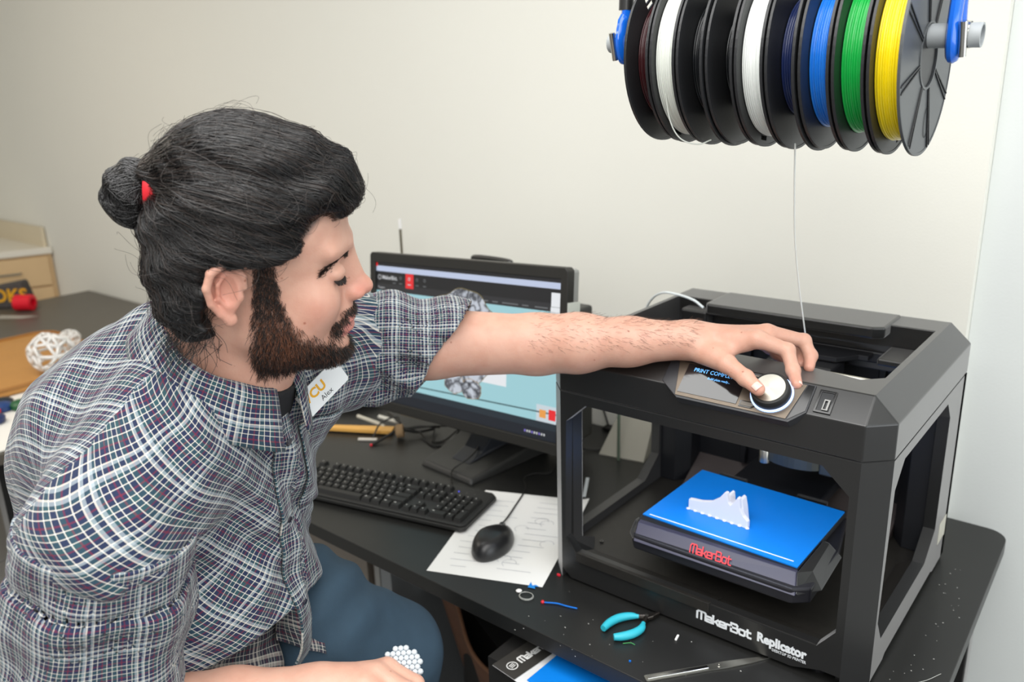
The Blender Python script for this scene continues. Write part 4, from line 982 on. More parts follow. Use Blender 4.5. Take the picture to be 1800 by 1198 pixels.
def head(q, with_ear=True):
    a = np.abs(q[..., 1]); m = np.stack([q[..., 0], a, q[..., 2]], -1)
    d = ell(q, (.000, 0, .050), (.092, .079, .088))
    d = smin(d, ell(q, (.042, 0, .052), (.064, .068, .062)), .02)
    d = smin(d, ell(q, (.040, 0, -.024), (.062, .064, .076)), .03)
    d = smin(d, ell(m, (.030, .036, -.060), (.050, .036, .036)), .02)
    d = smin(d, ell(q, (.086, 0, -.090), (.024, .030, .022)), .025)
    d = smin(d, ell(q, (.055, 0, -.080), (.045, .042, .028)), .02)
    d = smin(d, ell(m, (.063, .040, -.026), (.034, .029, .034)), .014)
    d = smin(d, cap(m, (.100, .010, .034), (.086, .050, .036), .011, .009), .014)
    d = smax(d, -ell(m, (.112, .032, .012), (.014, .016, .012)), .012)
    d = smin(d, ell(m, (.0865, .034, .0075), (.0165, .0165, .0125)), .004)
    d = smax(d, -chain(m, [(.1030, .020, .0165), (.1010, .034, .0190), (.0900, .050, .0130)], [.0010, .0014, .0010], .001), .0020)
    d = smax(d, -chain(m, [(.1045, .020, .0005), (.1030, .034, -.0035), (.0930, .050, .0000)], [.0008, .0013, .0009], .001), .0018)
    d = smin(d, cap(q, (.094, 0, .034), (.104, 0, -.020), .0150, .0160), .008)
    d = smin(d, cap(q, (.104, 0, .018), (.119, 0, -.015), .0090, .0100), .010)
    d = smin(d, ell(q, (.1225, 0, -.021), (.0135, .0125, .0110)), .006)
    d = smin(d, ell(m, (.113, .0125, -.026), (.0130, .0085, .0085)), .004)
    d = smax(d, -ell(m, (.117, .0068, -.0335), (.0065, .0034, .0040)), .002)
    d = smin(d, ell(q, (.092, 0, -.052), (.022, .032, .026)), .012)
    d = smin(d, ell(m, (.1050, .006, -.0565), (.0110, .021, .0062)), .004)
    d = smin(d, ell(q, (.1040, 0, -.0700), (.0115, .022, .0068)), .004)
    mx = chain(m, [(.1175, 0, -.0630), (.1135, .012, -.0625), (.1015, .026, -.0640), (.093, .034, -.0660)], [.0012, .0013, .0014, .0009], .001)
    d = smax(d, -mx, .0016)
    d = smax(d, -ell(q, (.120, 0, -.083), (.014, .022, .006)), .008)
    if with_ear: d = smin(d, smin(ear(q, 1), ear(q, -1), .001), .0035)
    return d
NKT = hw_((-.018, 0, -.02)); NKB = NB+np.array((.010, .020, -.03))
def neck(p):
    d = cap(p, NKT, NKB, .060, .067)
    d = smin(d, cap(p, hw_((.030, 0, -.075)), NB+TF*.055, .030, .045), .03)
    return smin(d, cap(p, hw_((-.055, 0, -.02)), NB-TF*.03-TU*.02, .036, .05), .03)
def torso(p, o=0.0):
    q = tl_(p)
    d = ell(q, (.018, 0, -.04), (.150+o, .185+o, .175+o))
    bl = tl_(BEL.astype(f32)); pl = tl_(PEL.astype(f32))
    d = smin(d, ell(q, (float(bl[0])+.020, float(bl[1]), float(bl[2])-.01), (.180+o, .180+o, .19+o)), .06)
    d = smin(d, ell(q, (float(pl[0])+.01, float(pl[1]), float(pl[2])), (.150+o, .180+o, .15+o)), .05)
    d = smin(d, ell(q, (-.060, 0.0, -.02), (.085+o, .16+o, .12+o)), .05)
    d = smin(d, cap(p, NB-TU*.03-TL*.02, SR-TU*.01, .062+o, .066+o), .05)
    d = smin(d, cap(p, NB-TU*.03+TL*.02, SL-TU*.02, .062+o, .062+o), .05)
    return d
ML = ELL+(WRL-ELL)*.28; MR = ELR+(WRR-ELR)*.28
def armL(p):
    d = chain(p, [SL, SL+(ELL-SL)*.45, ELL, ML, ELL+(WRL-ELL)*.62, WRL], [.062, .052, .0445, .0425, .0335, .0275], .02)
    return d
def armR(p):
    return chain(p, [SR, SR+(ELR-SR)*.5, ELR, MR, ELR+(WRR-ELR)*.65, WRR], [.064, .054, .044, .0435, .034, .0265], .02)
tMP, tIP, tTP = (.3095, .0045, .4345), (.3425, -.0085, .4245), (.3650, -.0185, .4160)
FING = dict(
  thumb=([(.262, .028, .438), tMP, tIP, tTP], [.0160, .0125, .0107, .0088]),
  index=([(.3334, .0429, .4650), (.3707, .0604, .4500), (.3860, .0455, .4280), (.3985, .0275, .4165)], [.0120, .0098, .0088, .0074]),
  middle=([(.3369, .0694, .4675), (.3760, .1060, .4530), (.3895, .1000, .4350), (.3935, .0850, .4230)], [.0118, .0096, .0086, .0074]),
  ring=([(.3274, .0880, .4560), (.3531, .1262, .4400), (.3704, .1165, .4275), (.3756, .0996, .4200)], [.0112, .0092, .0082, .0072]),
  little=([(.3083, .0948, .4454), (.3220, .1198, .4300), (.3346, .1198, .4215), (.3425, .1157, .4180)], [.0100, .0082, .0074, .0064]))
def handL(p):
    d = cap(p, WRL, (.252, .043, .449), .0265, .024)
    for (x, r0, r1) in (((.3334, .0429, .4640), .0215, .0128), ((.3369, .0694, .4665), .0205, .0128), ((.3274, .0880, .4560), .0190, .0120), ((.3083, .0948, .4454), .0180, .0110)):
        d = smin(d, cap(p, WRL+(np.array((.01, .012, -.001))), x, r0, r1), .010)
    d = smin(d, cap(p, (.262, .028, .438), (.296, .014, .436), .0180, .0150), .014)
    d = smin(d, cap(p, (.290, .018, .440), (.318, .042, .455), .0060, .0075), .014)
    for nme, (pts, rs) in FING.items():
        e = chain(p, pts, rs, .0035)
        for j in (1, 2):   # knuckle fullness
            e = smin(e, np.sqrt(((p-V3(*pts[j]))**2).sum(-1))-rs[j]*1.05, .004)
        d = smin(d, e, .0055)
    return d
# right hand: loosely closed round the small print in the lap
K1, K2, K3, K4 = [np.array(x)+RSH for x in ((.098, -.452, .128), (.101, -.470, .133), (.103, -.489, .133), (.103, -.507, .128))]
dwn = np.array((.02, .0, -.03))
RF = []
for k, (K, l) in enumerate(((K1, 1.0), (K2, 1.05), (K3, 1.0), (K4, .85))):
    a = K; b = K+np.array((.034, .012, -.012))*l; c = b+np.array((.004, .004, -.024))*l; e = c+np.array((-.014, .0, -.010))*l
    RF.append(([a, b, c, e], [.0118, .0100, .0092, .0078]))
RTH = ([RSH+np.array(x) for x in ((.072, -.478, .116), (.092, -.446, .108), (.112, -.430, .100), (.132, -.426, .094))], [.0155, .0125, .0110, .0090])
def handR(p):
    d = cap(p, WRR, WRR+np.array((.02, .02, .0)), .026, .024)
    for K in (K1, K2, K3, K4): d = smin(d, cap(p, WRR+np.array((.012, .012, .0)), K, .0225, .0125), .010)
    d = smin(d, cap(p, RSH+np.array((.066, -.505, .118)), RSH+np.array((.080, -.466, .113)), .018, .015), .012)
    for pts, rs in RF+[RTH]: d = smin(d, chain(p, pts, rs, .0035), .0055)
    return d
def body(p):
    q = hl_(p)
    d = head(q)*HSC
    d = smin(d, neck(p), .018)
    d = smin(d, torso(p, -.004), .04)
    aL = smin(armL(p), handL(p), .012); aR = smin(armR(p), handR(p), .012)
    d = smin(d, aL, .02); return smin(d, aR, .02)
def box_sdf(p, lo, hi):
    lo = V3(*lo); hi = V3(*hi); q = np.abs(p-(lo+hi)/2)-(hi-lo)/2
    return np.sqrt((np.maximum(q, 0)**2).sum(-1))+np.minimum(q.max(-1), 0)
man = thing('person', (-.25, -.62, -ZD), 'bearded man with a dark hair bun in a plaid short-sleeved shirt, turning the printer dial', 'person')
HB = ((-.26, -.66, .455), (.16, -.30, .86))
LB = ((-.135, -.27, .33), (.46, .17, .54)); RB = ((-.155, -.78, .07), (.205, -.42, .215))
fh = lambda p: smax(smin(head(hl_(p))*HSC, neck(p), .018), box_sdf(p, *HB), .001)
fL = lambda p: np.maximum(smin(armL(p), handL(p), .012), box_sdf(p, *LB))
fR = lambda p: np.maximum(smin(armR(p), handR(p), .012), box_sdf(p, *RB))
vs, qs, n0 = [], [], 0
for fn, (lo, hi), h in ((fh, HB, .0018), (fL, LB, .0018), (fR, RB, .0022)):
    v, q = nets(fn, np.array(lo)-.011, np.array(hi)+.011, h); vs.append(v); qs.append(q+n0); n0 += len(v)
ft = lambda p: np.maximum(np.maximum(smin(smin(np.maximum(torso(p, -.03), .20-p[..., 2]), cap(p, NKB, NB, .055, .055), .03), smin(cap(p, SL, SL+(ELL-SL)*.7, .055, .045), cap(p, SR, ELR, .056, .040), .01), .02), -box_sdf(p, *LB)), -box_sdf(p, *RB))
v, q = nets(ft, (-.60, -.95, -.25), (.2, -.05, .60), .009); vs.append(v); qs.append(q+n0)
v = np.concatenate(vs); q = np.concatenate(qs)
# skin tone: freckles, flushed nose/ears/lips, shaved shadow under the beard
L = hl_(v.astype(f32)); f_, s_a, u_ = L[:, 0], np.abs(L[:, 1]), L[:, 2]
def sstep(a, b, x): t = np.clip((x-a)/(b-a), 0, 1); return t*t*(3-2*t)
def beard_mask(L):
    f_, s_, u_ = L[..., 0], np.abs(L[..., 1]), L[..., 2]
    wob = .006*np.sin(f_*310+s_*190)*np.cos(u_*260)
    line = np.interp(f_, [-.01, .002, .008, .016, .027, .034, .044, .056, .070, .082, .094, .105, .13], [-.09, -.055, .020, .040, .034, -.012, -.040, -.062, -.072, -.078, -.084, -.094, -.098])
    m = sstep(.014, -.014, u_-line+wob)*sstep(-.002, .012, f_)*sstep(-.126, -.104, u_)
    m *= 1-sstep(-.058, -.070, -s_-.0)*0
    mus = sstep(-.0605, -.0560, u_)*sstep(-.040, -.046, u_)*sstep(.090, .098, f_)*sstep(.036, .030, s_)
    cor = sstep(-.074, -.066, u_)*sstep(-.050, -.056, u_)*sstep(.026, .031, s_)*sstep(.044, .036, s_)*sstep(.078, .086, f_)
    lip = sstep(-.0785, -.0755, u_)*sstep(-.0505, -.0535, u_)*sstep(.028, .024, s_)*sstep(.095, .100, f_)
    soul = sstep(.020, .010, s_)*sstep(-.082, -.078, -np.abs(u_+.085)-.078)*sstep(.09, .1, f_)*.0
    m = np.maximum(np.maximum(m, mus), cor*.9); return np.clip(m*(1-lip), 0, 1), lip
bm_, lip = beard_mask(L)
inh = (np.linalg.norm(L, axis=1) < .2)
bm_ *= inh; lip = lip*inh
base = np.array(srgb('cda08c')[:3]); pink = np.array(srgb('d0806f')[:3]); brd = np.array(srgb('5a3a2c')[:3]); lpc = np.array(srgb('bd6f68')[:3])
col = np.tile(base, (len(v), 1))
fl_m = (np.exp(-(((f_-.122)/.016)**2+((u_+.022)/.014)**2))*.55+sstep(.078, .088, s_a)*sstep(-.045, .0, f_)*0+np.exp(-(((f_+.02)/.02)**2+((s_a-.088)/.009)**2+((u_-.0)/.035)**2))*.55+np.exp(-(((f_-.075)/.02)**2+((u_+.03)/.02)**2))*.22)*inh
col = col*(1-fl_m[:, None])+pink*fl_m[:, None]
col = col*(1-.58*bm_[:, None])+brd*.58*bm_[:, None]
col = col*(1-.75*lip[:, None])+lpc*.75*lip[:, None]
scalp = inh*np.maximum(sstep(.04, .055, u_)*sstep(.06, .075, u_+(-f_+.07)*1.2), sstep(-.040, -.050, f_)*sstep(-.045, -.035, u_))*sstep(.082, .079, s_a+.5*np.maximum(0, -.0+u_-.05)*0)
col = col*(1-.85*scalp[:, None])+np.array(srgb('2a211e')[:3])*.85*scalp[:, None]
fp = np.array([FING[k][0][3] for k in FING]); dd = np.linalg.norm(v[:, None]-fp[None], axis=-1).min(1)
w_ = (np.exp(-(dd/.014)**2)*.35)[:, None]; col = col*(1-w_)+pink*w_
skin = bpy.data.materials.new('skin'); skin.use_nodes = True; nt = skin.node_tree; b = nt.nodes['Principled BSDF']
at = nt.nodes.new('ShaderNodeAttribute'); at.attribute_name = 'tone'
tc = nt.nodes.new('ShaderNodeTexCoord'); n1 = nt.nodes.new('ShaderNodeTexNoise'); n1.inputs['Scale'].default_value = 45; n1.inputs['Detail'].default_value = 5
nt.links.new(tc.outputs['Object'], n1.inputs['Vector'])
mx = nt.nodes.new('ShaderNodeMix'); mx.data_type = 'RGBA'; mx.blend_type = 'MULTIPLY'; mx.inputs[0].default_value = .35
cr = nt.nodes.new('ShaderNodeValToRGB'); cr.color_ramp.elements[0].color = (.80, .62, .58, 1); cr.color_ramp.elements[0].position = .3; cr.color_ramp.elements[1].color = (1, 1, 1, 1); cr.color_ramp.elements[1].position = .62
nt.links.new(n1.outputs['Fac'], cr.inputs[0]); nt.links.new(at.outputs['Color'], mx.inputs[6]); nt.links.new(cr.outputs[0], mx.inputs[7])
vo = nt.nodes.new('ShaderNodeTexVoronoi'); vo.inputs['Scale'].default_value = 38; nt.links.new(tc.outputs['Object'], vo.inputs['Vector'])
c2 = nt.nodes.new('ShaderNodeValToRGB'); c2.color_ramp.elements[0].color = (.55, .30, .24, 1); c2.color_ramp.elements[0].position = .035; c2.color_ramp.elements[1].color = (1, 1, 1, 1); c2.color_ramp.elements[1].position = .075
nt.links.new(vo.outputs['Distance'], c2.inputs[0]); m2 = nt.nodes.new('ShaderNodeMix'); m2.data_type = 'RGBA'; m2.blend_type = 'MULTIPLY'; m2.inputs[0].default_value = .7
nt.links.new(mx.outputs[2], m2.inputs[6]); nt.links.new(c2.outputs[0], m2.inputs[7]); nt.links.new(m2.outputs[2], b.inputs['Base Color'])
b.inputs['Roughness'].default_value = .46; b.inputs['Specular IOR Level'].default_value = .45
b.inputs['Subsurface Weight'].default_value = .12; b.inputs['Subsurface Radius'].default_value = (.01, .004, .002); b.inputs['Subsurface Scale'].default_value = .5
n3 = nt.nodes.new('ShaderNodeTexNoise'); n3.inputs['Scale'].default_value = 420; n3.inputs['Detail'].default_value = 3; nt.links.new(tc.outputs['Object'], n3.inputs['Vector'])
bp_ = nt.nodes.new('ShaderNodeBump'); bp_.inputs['Strength'].default_value = .35; bp_.inputs['Distance'].default_value = .0008; nt.links.new(n3.outputs['Fac'], bp_.inputs['Height']); nt.links.new(bp_.outputs['Normal'], b.inputs['Normal'])
body_o = mesh_np('body', v, q, skin, man, col=np.concatenate([col, np.ones((len(col), 1))], 1))

# ------------------------------------------------------------------ hair
hair_m = mat('hair_dark', '0c0b0b', .45, spec=.4); hair_s = mat('hair_strand', '100e0e', .27, spec=.8); hair_b = mat('hair_brown_strand', '2e2520', .30, spec=.7)
BUN = np.array((.0, 0, 0))
TIE = hw_((-.095, .010, .091)); BUNC = hw_((-.122, .010, .082))
def hairf(p):
    q = hl_(p)
    d = ell(q, (-.003, 0, .062), (.104, .096, .104))
    d = smin(d, ell(q, (.074, .004, .100), (.044, .066, .038)), .03)
    d = smin(d, ell(q, (-.046, 0, .004), (.060, .080, .066)), .03)
    d = smin(d, ell(q, (-.058, .01, -.034), (.036, .060, .040)), .03)
    d = smin(d, cap(q, (-.060, 0, .075), (-.094, .010, .090), .045, .018), .02)
    fr = q[..., 0]; s = np.abs(q[..., 1]); u = q[..., 2]
    hl = np.interp(u, [-.12, -.06, -.03, .0, .026, .032, .040, .072, .2], [-.045, -.042, -.044, -.040, -.030, .036, .050, .067, .30]).astype(f32)+.02*np.maximum(0, .06-s)/.06
    face = np.maximum(hl-fr, (u-.078))
    d = smax(d, -face, .006)
    w = .0030*np.sin(q[..., 2]*120-q[..., 0]*38+2.2*np.sin(q[..., 0]*34))*1.0+.0014*np.sin(q[..., 2]*330+q[..., 1]*160+q[..., 0]*40)
    return d*HSC+w
v, q = nets(hairf, HO-np.array((.23, .23, .17)), HO+np.array((.23, .23, .24)), .0024)
hair_o = mesh_np('hair', v, q, hair_m, man)
# strands flow over the hair surface towards the tie
C0h = hw_((0, 0, .045))
def radius_of(dirs):
    t = np.full(len(dirs), .30)
    for _ in range(40):
        t -= np.clip(hairf((C0h+dirs*t[:, None]).astype(f32)), -.02, .05)*.8
    return t
def strands(S, K, seed, spread=.0022, wid=.00045):
    g = np.random.default_rng(seed)
    nv_ = len(v); idx = g.integers(0, nv_, S*3); st = v[idx]; ls = hl_(st.astype(f32))
    wgt = (ls[:, 1] > -.085) & ((ls[:, 0] > -.02) | (g.random(len(ls)) < .45)); st = st[wgt][:S]
    d0 = st-C0h; d0 /= np.linalg.norm(d0, axis=1, keepdims=True)
    d1 = nrm(TIE-C0h); d1 = d1+g.normal(0, .05, (len(st), 3)); d1 /= np.linalg.norm(d1, axis=1, keepdims=True)
    om = np.arccos(np.clip((d0*d1).sum(1), -1, 1))[:, None]
    t = np.linspace(0, 1, K)[None]
    L_ = np.where(g.random(len(st)) < .6, 1.0, g.uniform(.4, 1, len(st)))[:, None]; t = t*L_
    a = np.sin((1-t)*om)/np.sin(om); b_ = np.sin(t*om)/np.sin(om)
    D = a[..., None]*d0[:, None]+b_[..., None]*d1[:, None]
    side = np.cross(d0, d1); side /= np.linalg.norm(side, axis=1, keepdims=True)
    ph = g.uniform(0, 6.28, (len(st), 1)); am = g.normal(0, .035, (len(st), 1)); sag = g.normal(-.04, .10, (len(st), 1))
    D = D+side[:, None]*((np.sin(t*7+ph)*am+np.sin(t*PI)*sag)*np.minimum(1, om*1.2))[..., None]
    D[..., 2] -= (.10*np.sin(t*PI)*np.minimum(1, om))
    D /= np.linalg.norm(D, axis=-1, keepdims=True)
    R_ = radius_of(D.reshape(-1, 3)).reshape(D.shape[:2])
    R_ = R_+g.uniform(-.001, spread, (len(st), 1))+np.sin(t*PI)*g.exponential(.0009, (len(st), 1))
    P = C0h+D*R_[..., None]
    rad = wid*g.uniform(.6, 1.3, (len(st), 1))*np.clip(1.15-np.abs(2*t/L_-1)**4, .3, 1)
    return P, rad*np.ones_like(t)
P, R_ = strands(8200, 16, 1, .0026, .00036)
a_, b_ = tubes_np(P, R_); o = mesh_np('hair_strands', a_, b_, hair_s, hair_o); o['kind'] = 'stuff'
P, R_ = strands(1300, 16, 2, .004, .0003)
a_, b_ = tubes_np(P, R_); o = mesh_np('hair_strands', a_, b_, hair_b, hair_o); o['kind'] = 'stuff'
# bun
def bunf(p):
    q = hl_(p); d = ell(q, (-.118, .010, .079), (.0265, .032, .034)); d = smin(d, ell(q, (-.108, .004, .096), (.020, .022, .018)), .010)
    d = smin(d, cap(q, (-.090, .010, .092), (-.110, .010, .088), .013, .016), .008)
    w = .0016*np.sin(q[..., 0]*180+q[..., 2]*230)
    return d*HSC+w
v2, q2 = nets(bunf, BUNC-.065, BUNC+.065, .0022)
bun_o = mesh_np('hair_bun', v2, q2, hair_m, man)
g = np.random.default_rng(9); S = 900; K = 14
ax_ = g.normal(0, .45, (S, 3))+np.array(HS_)*1.0; ax_ /= np.linalg.norm(ax_, axis=1, keepdims=True)
u1 = np.cross(ax_, g.normal(0, 1, (S, 3))); u1 /= np.linalg.norm(u1, axis=1, keepdims=True); u2 = np.cross(ax_, u1)
th = g.uniform(0, 6.28, (S, 1))+np.linspace(0, 1, K)[None]*g.uniform(1.2, 3.2, (S, 1)); off = g.uniform(-.85, .85, (S, 1, 1))
D = u1[:, None]*np.cos(th)[..., None]+u2[:, None]*np.sin(th)[..., None]+ax_[:, None]*off; D /= np.linalg.norm(D, axis=-1, keepdims=True)
BC = hw_((-.121, .010, .082)); t = np.full(D.shape[:2], .07)
for _ in range(25): t -= np.clip(bunf((BC+D*t[..., None]).reshape(-1, 3).astype(f32)).reshape(t.shape), -.01, .02)*.8
P = BC+D*(t+g.uniform(-.0005, .0018, (S, 1)))[..., None]
a_, b_ = tubes_np(P, np.full(P.shape[:2], .0005)); o = mesh_np('hair_strands', a_, b_, hair_s, bun_o); o['kind'] = 'stuff'
# flyaway hairs
S, K = 260, 12; idx = g.integers(0, len(v), S*6); st = v[idx]; ls = hl_(st.astype(f32)); ok = (ls[:, 1] > -.05) & (ls[:, 2] > -.06) & ~((ls[:, 0] > .03) & (ls[:, 2] < .085)); st = st[ok][:S]
nn_ = normals(hairf, st); tg_ = np.cross(nn_, g.normal(0, 1, st.shape)); tg_ /= np.linalg.norm(tg_, axis=1, keepdims=True)
tt = np.linspace(0, 1, K)[None, :, None]; ln = g.uniform(.02, .055, (len(st), 1, 1))
P = st[:, None]+nn_[:, None]*ln*(.30*np.sin(tt*2.6)*g.uniform(.4, 1.2, (len(st), 1, 1)))+tg_[:, None]*ln*tt*.9+np.cross(nn_, tg_)[:, None]*ln*.25*np.sin(tt*4+g.uniform(0, 6, (len(st), 1, 1)))
a_, b_ = tubes_np(P, np.full(P.shape[:2], .00016)); o = mesh_np('flyaway_hairs', a_, b_, hair_b, hair_o); o['kind'] = 'stuff'
# loose locks at the nape
S = 420; ls = np.stack([g.uniform(-.080, -.030, S), g.uniform(-.03, .075, S), g.uniform(-.070, .0, S)], 1); st = HO+(ls*HSC)@HM
dirn = -HU*1.0-HF*.35; P = st[:, None]+dirn*(tt[..., 0][..., None]*g.uniform(.02, .055, (S, 1, 1)))+(HF*g.normal(0, .012, (S, 1))+HS_*g.normal(.004, .008, (S, 1)))[:, None]*tt**2+HF*(.004*np.sin(tt*5+g.uniform(0, 6, (S, 1, 1))))
a_, b_ = tubes_np(P, np.full(P.shape[:2], .00028)); o = mesh_np('nape_hairs', a_, b_, hair_s, hair_o); o['kind'] = 'stuff'
# hair tie
MB().lathe([(.0235+.0032*math.cos(t), .004*math.sin(t)*1.6) for t in [2*PI*k/10 for k in range(10)]], hw_((-.0935, .016, .0905)), -HF+HU*.05, 28, close=True).build('hair_tie', mat('red_elastic', 'd8232f', .5), man, smooth=True)
MB().lathe([(.0245+.0024*math.cos(t), .0022*math.sin(t)) for t in [2*PI*k/8 for k in range(8)]], hw_((-.0905, .018, .0885)), -HF+HU*.25, 24, close=True).build('hair_tie', mat('red_elastic', 'd8232f', .5), man, smooth=True)

# beard, eyebrow and lash hairs
hv = vs[0]; Lh = hl_(hv.astype(f32)); bmv, _ = beard_mask(Lh); okv = np.where((np.linalg.norm(Lh, axis=1) < .2) & (bmv > .05))[0]
g = np.random.default_rng(21); pick = g.choice(okv, 17000, p=(bmv[okv]/bmv[okv].sum()))
st = hv[pick]+g.normal(0, .0007, (len(pick), 3)); nn_ = normals(lambda p: head(hl_(p)), st); K = 5; tt = np.linspace(0, 1, K)[None, :, None]
lm = Lh[pick]; lng = (.0050+.0065*np.clip((-lm[:, 2]-.03)/.08, 0, 1)+.0012*g.random(len(pick)))[:, None, None]
lng[(lm[:, 2] > -.06) & (lm[:, 0] > .085)] *= .75
dr = nn_*.55-HU*.75+HF*g.normal(.0, .25, (len(st), 1))+g.normal(0, .22, (len(st), 3)); dr /= np.linalg.norm(dr, axis=1, keepdims=True)
P = st[:, None]+dr[:, None]*lng*tt+(nn_*g.normal(.1, .3, (len(st), 1)))[:, None]*lng*tt*(1-tt)
rad = .00026*np.ones((len(st), K))*(1.1-.6*tt[..., 0])
aub = np.exp(-(((lm[:, 0]-.040)/.035)**2+((lm[:, 2]+.065)/.030)**2)); half = g.random(len(st)) > .10+.55*aub
for sel, mm in ((half, mat('beard_dark', '1f1612', .5)), (~half, mat('beard_auburn', '6b3f27', .5))):
    a_, b_ = tubes_np(P[sel], rad[sel]); o = mesh_np('beard', a_, b_, mm, man); o['kind'] = 'stuff'
def hairs_at(name, path, S, ln, dirf, m, rad=.00022, jit=.0016, spr=.18):
    pts = []
    for sg in (1, -1):
        pp_ = np.array(path); tt_ = g.random(S)*(len(pp_)-1); i = np.minimum(tt_.astype(int), len(pp_)-2); w = (tt_-i)[:, None]
        l = pp_[i]*(1-w)+pp_[i+1]*w; l = l+g.normal(0, jit, l.shape)*np.array((0, .5, 1)); l[:, 1] *= sg
        p = HO+(l*HSC)@HM
        for _ in range(6): p = p-normals(lambda x: head(hl_(x)), p)*(head(hl_(p.astype(f32)))*HSC)[:, None]
        dl = np.array(dirf)*np.array((1, sg, 1)); dw = nrm(dl@HM)+g.normal(0, spr, p.shape)
        k = np.linspace(0, 1, 4)[None, :, None]; pts.append(p[:, None]+dw[:, None]*k*ln*g.uniform(.7, 1.2, (S, 1, 1)))
    P = np.concatenate(pts); a_, b_ = tubes_np(P, np.full(P.shape[:2], rad)); o = mesh_np(name, a_, b_, m, man); o['kind'] = 'stuff'
hairs_at('eyebrow', [(.110, .020, .021), (.105, .030, .025), (.094, .043, .024), (.078, .056, .012)], 480, .0065, (-.45, .85, .0), mat('beard_dark', '1f1612', .5), jit=.0017, rad=.00022, spr=.12)
hairs_at('eyelashes', [(.1045, .024, .0005), (.1025, .036, -.0030), (.0920, .051, .0010)], 190, .0055, (.65, .45, -.60), mat('beard_dark', '1f1612', .5), rad=.00026, jit=.0004, spr=.12)
# arm hair on the reaching forearm
S = 900; t = g.random(S); c = ELL+(WRL-ELL)*t[:, None]*1.05; dv = g.normal(0, 1, (S, 3)); ad = nrm(WRL-ELL); dv -= (dv@ad)[:, None]*ad; dv /= np.linalg.norm(dv, axis=1, keepdims=True); dv[:, 2] = np.abs(dv[:, 2]); p = c+dv*.06
fa = lambda x: smin(armL(x), handL(x), .012)
for _ in range(12): p = p-dv*fa(p.astype(f32))[:, None]*.9
k = np.linspace(0, 1, 4)[None, :, None]; dw = ad*.9+dv*.35+np.array((0, 0, -.3))+g.normal(0, .2, p.shape)
a_, b_ = tubes_np(p[:, None]+dw[:, None]*k*.009, np.full((S, 4), .00011)); o = mesh_np('arm_hairs', a_, b_, mat('arm_hair', '5a4234', .5), man); o['kind'] = 'stuff'
# nails
nail_m = mat('nail', 'e9c0b4', .25, coat=.3)
def nail(ctr, along, out, w, l):
    along = nrm(along); out = nrm(np.array(out)-along*(np.array(out)@along)); sd = np.cross(along, out); P = []
    for i in range(9):
        a = -1+i/4; P.append([np.array(ctr)+sd*w*math.sin(a*.95)/math.sin(.95)+out*(w*(math.cos(a*.95)-1)*.9)+along*l*(j/6-.5)*2*(1-.16*a*a*(1 if j in (0, 6) else 0))-out*.0006*(abs(j-3)/3)**3 for j in range(7)])
    MB().grid([[tuple(x) for x in r] for r in P]).build('nail', nail_m, body_o, smooth=2, solid=.0006)
th_a = np.array(tTP)-np.array(tIP); view = np.array((.42, -.75, .5))
nail(np.array(tTP)-nrm(th_a)*.001+nrm(view-nrm(th_a)*(view@nrm(th_a)))*.0092, th_a, view, .0060, .0058)
ip, it_ = np.array(FING['index'][0][2]), np.array(FING['index'][0][3]); ia = it_-ip; out = np.array((.75, .1, .45))
nail(it_+nrm(out-nrm(ia)*(out@nrm(ia)))*.0070, ia, out, .0044, .0044)
